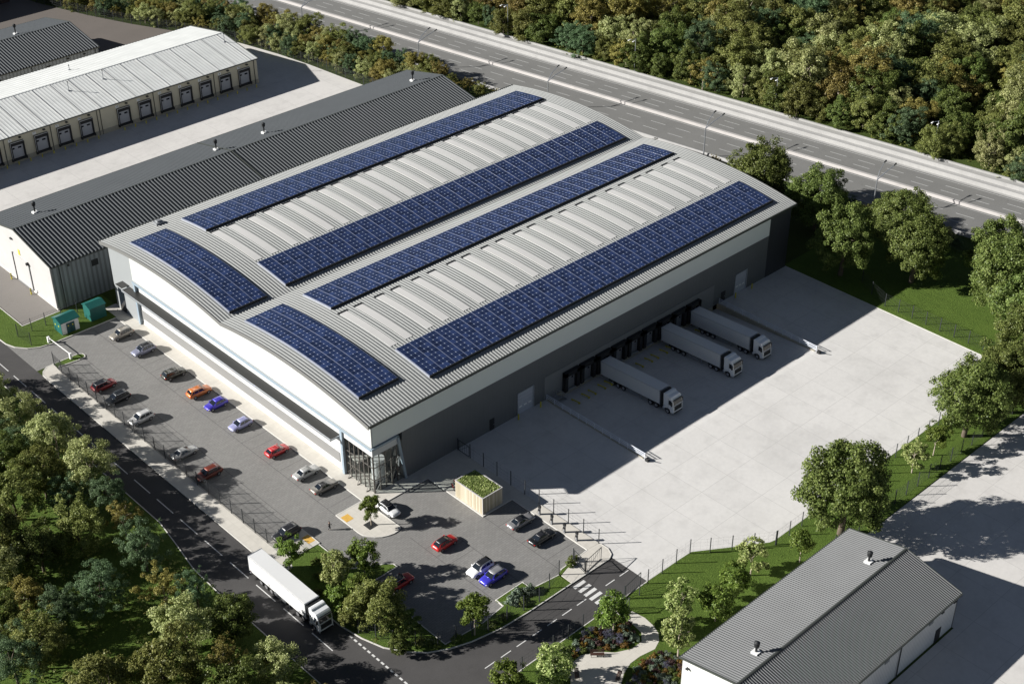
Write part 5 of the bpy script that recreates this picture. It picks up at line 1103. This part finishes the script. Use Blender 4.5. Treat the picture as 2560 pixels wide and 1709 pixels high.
# dock ramp walls and railings
def ramp_edge(x, s, lab1, lab2):
    g = MB(); g.extr([(.15, PIT-.1), (.15, .1), (-23.4, .1), (-23.4, -.05)], 'x', x-.12, x+.12); tag(g.build('retaining_wall', M['creambase']), lab1, 'wall')
    t = thing('guard_rail', (x, 0, 0), 0, lab2, 'railing'); me = None
    for k in range(13):
        y = -.3-k*1.95
        if me is None: g = MB(); g.tube((0, 0, .1), (0, 0, 1.3), .055, n=6); o = g.build('post', M['rail'], t); me = o.data
        else: o = meshobj('post', me, t)
        o.location = (0, y, 0)
    g = MB()
    for z in (.55, .9, 1.25): g.tube((0, -.2, z), (0, -23.8, z), .06, n=6)
    g.build('rail', M['rail'], t)
    g = MB(); g.box(-.3, -24.6, .0, .3, -24.0, .5); g.bar((-.3, -24, .4), (-.3, -25, .9), .1); g.build('end_guard', M['black'], t)
ramp_edge(38.78, 1, 'low concrete wall along the entrance side of the sunken dock ramp', 'steel railing on the entrance side of the dock ramp')
ramp_edge(86.12, -1, 'low concrete wall along the far side of the sunken dock ramp', 'steel railing on the far side of the dock ramp')
st = thing('steel_stair', (40.3, -.2, 0), 0, 'steel stair with handrails down from the small dock door', 'stair')
g = MB(); g.box(-.6, -1.3, .0, 1.0, 0.1, .1)
for k in range(5): g.box(1.0+k*.3, -1.2, -.2-k*.2, 1.3+k*.3, -.1, -.14-k*.2)
g.build('steps', M['steel'], st)
g = MB()
for y in (-1.25, -.05): g.bar((1.0, y, 1.05), (2.6, y, -.05), .06); g.bar((1.0, y, .1), (1.0, y, 1.05), .05); g.bar((2.6, y, -1.0), (2.6, y, -.05), .05)
g.bar((-.6, -1.25, 1.05), (1.0, -1.25, 1.05), .06); g.build('handrail', M['galv'], st)
me = None
for k in range(9):
    for s in (-1.25, 1.25):
        x = 44.5+4.2*k+s; t = None
        if me is None:
            g = MB(); g.tube((0, 0, .18), (0, -2.1, .3), .1, n=8); g.blob((0, -2.1, .3), .11, .11, .11, 8, 6); g.box(-.12, -2.0, 0, .12, -1.8, .3); g.box(-.12, -.3, 0, .12, -.1, .2); o = g.build('wheel_guide', M['yellow']); me = o.data
        else: o = meshobj('wheel_guide', me, None)
        o.location = (x, -2.1, PIT+2.3*.0505); o.rotation_euler = (R(-2.86), 0, 0)
        side = 'entrance' if s < 0 else 'far'
        tag(o, 'yellow wheel guide on the %s side of dock bay %s' % (side, ('nearest the entrance', 'second from the entrance', 'under the lone lorry', 'left of the lorry pair gap', 'in the middle of the docks', 'just before the lorry pair', 'under the middle lorry', 'between the two close lorries', 'under the far lorry')[k]), 'wheel guide', 'yellow wheel guides in front of the docks')
# bollards
me = None
def bollard(x, y, lab, grp, h=1.0, bands=False, z=0):
    g = MB(); g.tube((0, 0, 0), (0, 0, h), .13, n=10); g.tube((0, 0, h), (0, 0, h+.06), .13, .06, n=10); o = g.build('bollard', M['yellow']); o.location = (x, y, z); tag(o, lab, 'bollard', grp)
    if bands:
        g = MB(); g.tube((0, 0, h*.55), (0, 0, h*.68), .14, n=10); g.tube((0, 0, h*.85), (0, 0, h), .14, n=10); g.build('black_band', M['black'], o)
    return o
for x, lab in ((31.2, 'left of the near pale roller door'), (36.6, 'right of the near pale roller door'), (90.3, 'left of the far pale roller door'), (95.4, 'right of the far pale roller door')): bollard(x, -1.0, 'yellow bollard '+lab+' on the dark wall', 'yellow bollards at the roller doors', 1.15)
for y, lab in ((104.4, 'left'), (96.2, 'right')): bollard(-10.0, y, 'yellow bollard with black bands %s of the sliding door on the off white gable' % lab, 'banded bollards at the gable', 1.35, True)
b0 = None
for i, x in enumerate([10.2+2.95*k for k in range(10)]+[43.8+2.95*k for k in range(14)]):
    if b0 is None: b0 = bollard(x, 151.6, '', 'small yellow bollards along the cream depot', .75); o = b0
    else: o = b0.copy(); col.objects.link(o); o.location = (x, 151.6-.012*(x-16), 0)
    q = ('between the left edge and dock door 4', 'before dock doors 11 and 5', 'before dock door 14', 'before dock doors 12 and 13', 'before dock doors 15 and 6', 'before dock doors 7 and 9', 'before dock door 10')[0 if x < 17 else 1 if x < 30 else 2 if x < 40 else 3 if x < 54 else 4 if x < 66 else 5 if x < 77.5 else 6]
    o['label'] = 'small yellow bollard in the shade '+q; o['category'] = 'bollard'
# motorway lamps
def lamp_near():
    t = thing('motorway_lamp'); g = MB(); g.tube((0, 0, 0), (0, 0, 7.3), .17, .12, n=8); g.build('column', M['galv'], t)
    for dy in (-.9, .9):
        g = MB(); e = (5.2, dy*1.3, 9.0); m = (2.2, dy*.7, 8.3); g.tube((0, 0, 7.2), m, .1, .085, n=6); g.tube(m, e, .085, .07, n=6); g.build('arm', M['galv'], t)
        g = MB(); g.loft([[(e[0]-.1, e[1]-.1, e[2]-.06), (e[0]-.1, e[1]+.1, e[2]-.06), (e[0]-.1, e[1]+.1, e[2]+.08), (e[0]-.1, e[1]-.1, e[2]+.08)], [(e[0]+.9, e[1]-.2, e[2]+.12), (e[0]+.9, e[1]+.2, e[2]+.12), (e[0]+.9, e[1]+.14, e[2]+.3), (e[0]+.9, e[1]-.14, e[2]+.3)]]); g.build('lamp_head', M['black'], t)
    return t
def lamp_far():
    t = thing('motorway_lamp'); g = MB(); g.tube((0, 0, 0), (0, 0, 9.2), .12, .08, n=8); g.build('column', M['galv'], t)
    for dy in (-.7, .7):
        g = MB(); e = (-1.6, dy, 9.3); g.tube((0, 0, 9.1), e, .06, .05, n=6); g.build('arm', M['galv'], t)
        g = MB(); g.loft([[(e[0]+.1, e[1]-.1, e[2]-.06), (e[0]+.1, e[1]+.1, e[2]-.06), (e[0]+.1, e[1]+.1, e[2]+.08), (e[0]+.1, e[1]-.1, e[2]+.08)], [(e[0]-.8, e[1]-.2, e[2]-.05), (e[0]-.8, e[1]+.2, e[2]-.05), (e[0]-.8, e[1]+.14, e[2]+.12), (e[0]-.8, e[1]-.14, e[2]+.12)]]); g.build('lamp_head', M['sign'], t)
    return t
wl = ('behind the top left verge trees', 'above the ridge of the cream depot fence line', 'behind the far tip of the warehouse roof', 'beside the right roof edge of the warehouse', 'behind the large green trees on the right', 'near the right edge of the picture')
ln, lf_ = None, None
for i, s in enumerate((-176.5, -133.5, -91, -45.5, -2.3)):
    p = hw(s, -1.6)
    if ln is None: ln = lamp_near(); o = ln
    else: o = copy_tree(ln)
    o.location = p; o.rotation_euler = (0, 0, R(8)); tag(o, 'double armed lamp on the near side of the motorway, '+('first from the top edge', 'second from the top edge', 'just beyond the warehouse roof tip', 'beside the right roof slope', 'behind the large green trees')[i], 'street lamp', 'lamps along the near side of the motorway')
for i, s in enumerate((-171, -129, -86.7, -44.8, -2.9)):
    p = hw(s, 30.9)
    if lf_ is None: lf_ = lamp_far(); o = lf_
    else: o = copy_tree(lf_)
    o.location = p; o.rotation_euler = (0, 0, R(8)); tag(o, 'slim lamp column against the wood, '+('first from the top edge', 'second from the top edge', 'in the middle of the row', 'fourth from the top edge', 'nearest the right edge')[i], 'street lamp', 'lamps along the wood side of the motorway')
# green kiosks
k = thing('kiosk', (0, 0, 0), 0, 'white and teal substation kiosk with gabled roof on the lawn', 'kiosk')
g = MB(); g.box(-13.0, 78.1, .1, -9.4, 81.1, 2.7); g.build('wall', M['sign'], k)
g = MB(); g.box(-13.06, 78.12, .1, -13.0, 81.08, 2.7); g.build('end_wall', M['teal'], k)
g = MB(); g.extr([(77.85, 2.65), (79.6, 3.35), (81.35, 2.65), (81.35, 2.78), (79.6, 3.5), (77.85, 2.78)], 'x', -13.25, -9.15); g.extr([(78.1, 2.7), (79.6, 3.3), (81.1, 2.7)], 'x', -13.02, -9.4); g.build('roof', M['teal'], k)
g = MB(); g.box(-12.0, 78.04, .15, -10.3, 78.1, 2.25); d = g.build('double_door', M['dkteal'], k)
g = MB(); g.box(-11.17, 78.02, .15, -11.13, 78.05, 2.25); g.box(-11.3, 78.0, 1.1, -11.0, 78.04, 1.2); g.build('handle', M['black'], d)
for x in (-11.6, -10.7):
    g = MB(); g.box(x-.12, 78.01, 1.55, x+.12, 78.05, 1.8); g.build('warning_sign', M['yellow'], d)
for y, z in ((79.1, 1.7), (80.4, 1.6)):
    g = MB(); g.box(-13.09, y-.15, z-.15, -13.05, y+.15, z+.15); g.build('warning_sign', M['yellow'], k)
k = thing('kiosk', (0, 0, 0), 0, 'plain dark teal cabinet with gabled roof beside the warehouse corner', 'kiosk')
g = MB(); g.box(-6.6, 78.6, .1, -3.3, 81.3, 2.9); g.build('wall', M['teal'], k)
g = MB(); g.extr([(78.4, 2.85), (79.95, 3.45), (81.5, 2.85), (81.5, 3.0), (79.95, 3.6), (78.4, 3.0)], 'x', -6.75, -3.15); g.extr([(78.6, 2.9), (79.95, 3.4), (81.3, 2.9)], 'x', -6.6, -3.3); g.build('roof', M['teal'], k)
# entrance barrier
t = thing('barrier_gate', (-16.1, 77.7, .1), 0, 'white lifting barrier arm across the car park entrance', 'barrier')
g = MB(); g.box(-.22, -.2, 0, .22, .2, 1.25); g.build('cabinet', M['sign'], t)
g = MB(); g.bar((0, -.1, 1.1), (.2, -7.7, 1.1), .14, .1); g.build('arm', M['sign'], t)
g = MB(); g.box(.02, -8.05, 0, .42, -7.65, 1.2); g.build('rest_post', M['sign'], t)
# bike shelter with green roof
t = thing('bike_shelter', (0, 0, 0), 0, 'pale timber bike shelter with a planted green roof', 'shelter')
g = MB(); x0, x1, y0, y1, hh = 9.35, 13.6, -15.75, -9.2, 3.25
g.box(x0, y0, H, x0+.1, y1, hh); g.box(x0+.1, y0, H, x1, y0+.1, hh); g.box(x1-.1, y0+.1, H, x1, y1, hh); g.build('timber_wall', M['timber'], t)
g = MB(); g.box(x0-.06, y0-.06, hh, x0+.12, y1+.06, hh+.1); g.box(x1-.12, y0-.06, hh, x1+.06, y1+.06, hh+.1); g.box(x0+.12, y0-.06, hh, x1-.12, y0+.12, hh+.1); g.box(x0+.12, y1-.12, hh, x1-.12, y1+.06, hh+.1); g.box(x0-.05, y0-.05, H, x0+.08, y0+.08, hh); g.build('roof_edge', M['gable'], t)
g = MB(); g.box(x0+.12, y0+.12, hh-.2, x1-.12, y1-.12, hh-.02); rb = g.build('roof', M['sedum'], t)
r = np.random.default_rng(8); m = 5200
P = np.stack([r.uniform(x0+.2, x1-.2, m), r.uniform(y0+.2, y1-.2, m), hh+np.abs(r.normal(0, .07, m))], 1); N = r.normal(size=(m, 3))*.7+np.array([0, 0, .9]); N /= np.linalg.norm(N, axis=1)[:, None]; U = np.cross(N, r.normal(size=(m, 3))); U /= np.linalg.norm(U, axis=1)[:, None]; V = np.cross(N, U); s = .085*r.uniform(.5, 1.5, m)[:, None]
vs = np.stack([P-U*s, P-V*s, P+U*s, P+V*s], 1).reshape(-1, 3); me = bpy.data.meshes.new('roof_planting'); me.from_pydata(vs.tolist(), [], [(4*i, 4*i+1, 4*i+2, 4*i+3) for i in range(m)]); me.materials.append(L_['bright']); o = bpy.data.objects.new('roof_planting', me); col.objects.link(o); o.parent = t; setmat(o, L_['light'])
# bicycles beside the shelter
def bike(x, y, rz, lab):
    t = thing('bicycle', (x, y, H), rz, lab, 'bicycle', 'bicycles beside the shelter')
    for xx in (-.5, .5):
        g = MB()
        for k in range(12):
            a, b = 2*math.pi*k/12, 2*math.pi*(k+1)/12; g.bar((xx+.33*math.cos(a), 0, .33+.33*math.sin(a)), (xx+.33*math.cos(b), 0, .33+.33*math.sin(b)), .045)
        for k in range(6): a = math.pi*k/6; g.bar((xx+.32*math.cos(a), 0, .33+.32*math.sin(a)), (xx-.32*math.cos(a), 0, .33-.32*math.sin(a)), .01)
        g.build('wheel', M['rubber'], t)
    g = MB(); g.bar((-.5, 0, .33), (-.15, 0, .8), .04); g.bar((-.15, 0, .8), (.38, 0, .85), .045); g.bar((-.05, 0, .35), (.4, 0, .8), .045); g.bar((-.05, 0, .35), (-.18, 0, .9), .04); g.bar((.5, 0, .33), (.38, 0, 1.0), .045); g.bar((-.5, 0, .33), (-.05, 0, .35), .035); g.build('frame', M['red_lens'] if 'red' in lab else M['galv'], t)
    g = MB(); g.bar((.38, -.28, 1.0), (.38, .28, 1.0), .035); g.build('handlebar', M['black'], t)
    g = MB(); g.box(-.32, -.07, .9, -.06, .07, .96); g.build('saddle', M['black'], t)
bike(10.2, -7.6, R(70), 'red bicycle standing at the back of the timber shelter'); bike(11.2, -7.2, R(85), 'silver bicycle standing at the back of the timber shelter, next to the red one'); bike(12.2, -7.0, R(75), 'silver bicycle farthest from the car park behind the timber shelter')
# charging posts
for i, (x, y) in enumerate(((15.95, -21.9), (15.75, -24.9), (15.75, -27.7), (15.75, -30.4))):
    t = thing('charging_post', (x, y, H), 0, 'slim grey charging post, %s from the bike shelter' % ('first', 'second', 'third', 'fourth')[i], 'charger', 'electric car charging posts')
    g = MB(); g.box(-.13, -.18, 0, .13, .18, 1.35); g.box(-.2, -.24, 0, .2, .24, .06); g.build('post', M['door'], t, bevel=.03)
    g = MB(); g.box(-.16, -.21, 1.3, .16, .21, 1.75); g.box(-.14, -.15, .75, -.195, .15, 1.2); g.build('head', M['black'], t)
    g = MB(); g.bar((-.2, .1, 1.1), (-.45, .14, .5), .035); g.bar((-.45, .14, .5), (-.22, .16, .3), .035); g.build('cable', M['rubber'], t)
# tree grate on the island
g = MB(); g.box(-6.05, -6.3, H-.02, -4.35, -4.6, H+.015); o = tag(g.build('tree_grate', M['black']), 'square black tree grate on the paved island', 'grate')
# benches
def bench(x, y, rz, lab):
    t = thing('park_bench', (x, y, H+.012), rz, lab, 'bench', 'benches on the garden path')
    g = MB()
    for k in range(5): g.box(-1.0, -.25+.11*k, .42, 1.0, -.16+.11*k, .47)
    g.build('seat', M['timberd'], t)
    g = MB()
    for k in range(4): g.add([], []); g.bar((-1.0, .30+.03*k, .58+.12*k), (1.0, .30+.03*k, .58+.12*k), .035, .09)
    g.build('backrest', M['timberd'], t)
    for xx in (-.85, .85):
        g = MB(); g.bar((xx, -.22, 0), (xx, -.22, .44), .06); g.bar((xx, .24, 0), (xx, .40, .98), .06); g.bar((xx, -.24, .4), (xx, .28, .4), .05); g.build('leg', M['black'], t)
bench(.2, -49.75, R(-43), 'brown slatted bench at the edge of the round flower bed'); bench(-4.45, -50.35, R(50), 'brown slatted bench on the left side of the garden paving'); bench(-.6, -54.6, R(-150), 'brown slatted bench at the bottom edge of the garden paving')
# two mooring-like floodlight heads and gutters need nothing more; sign by the gate
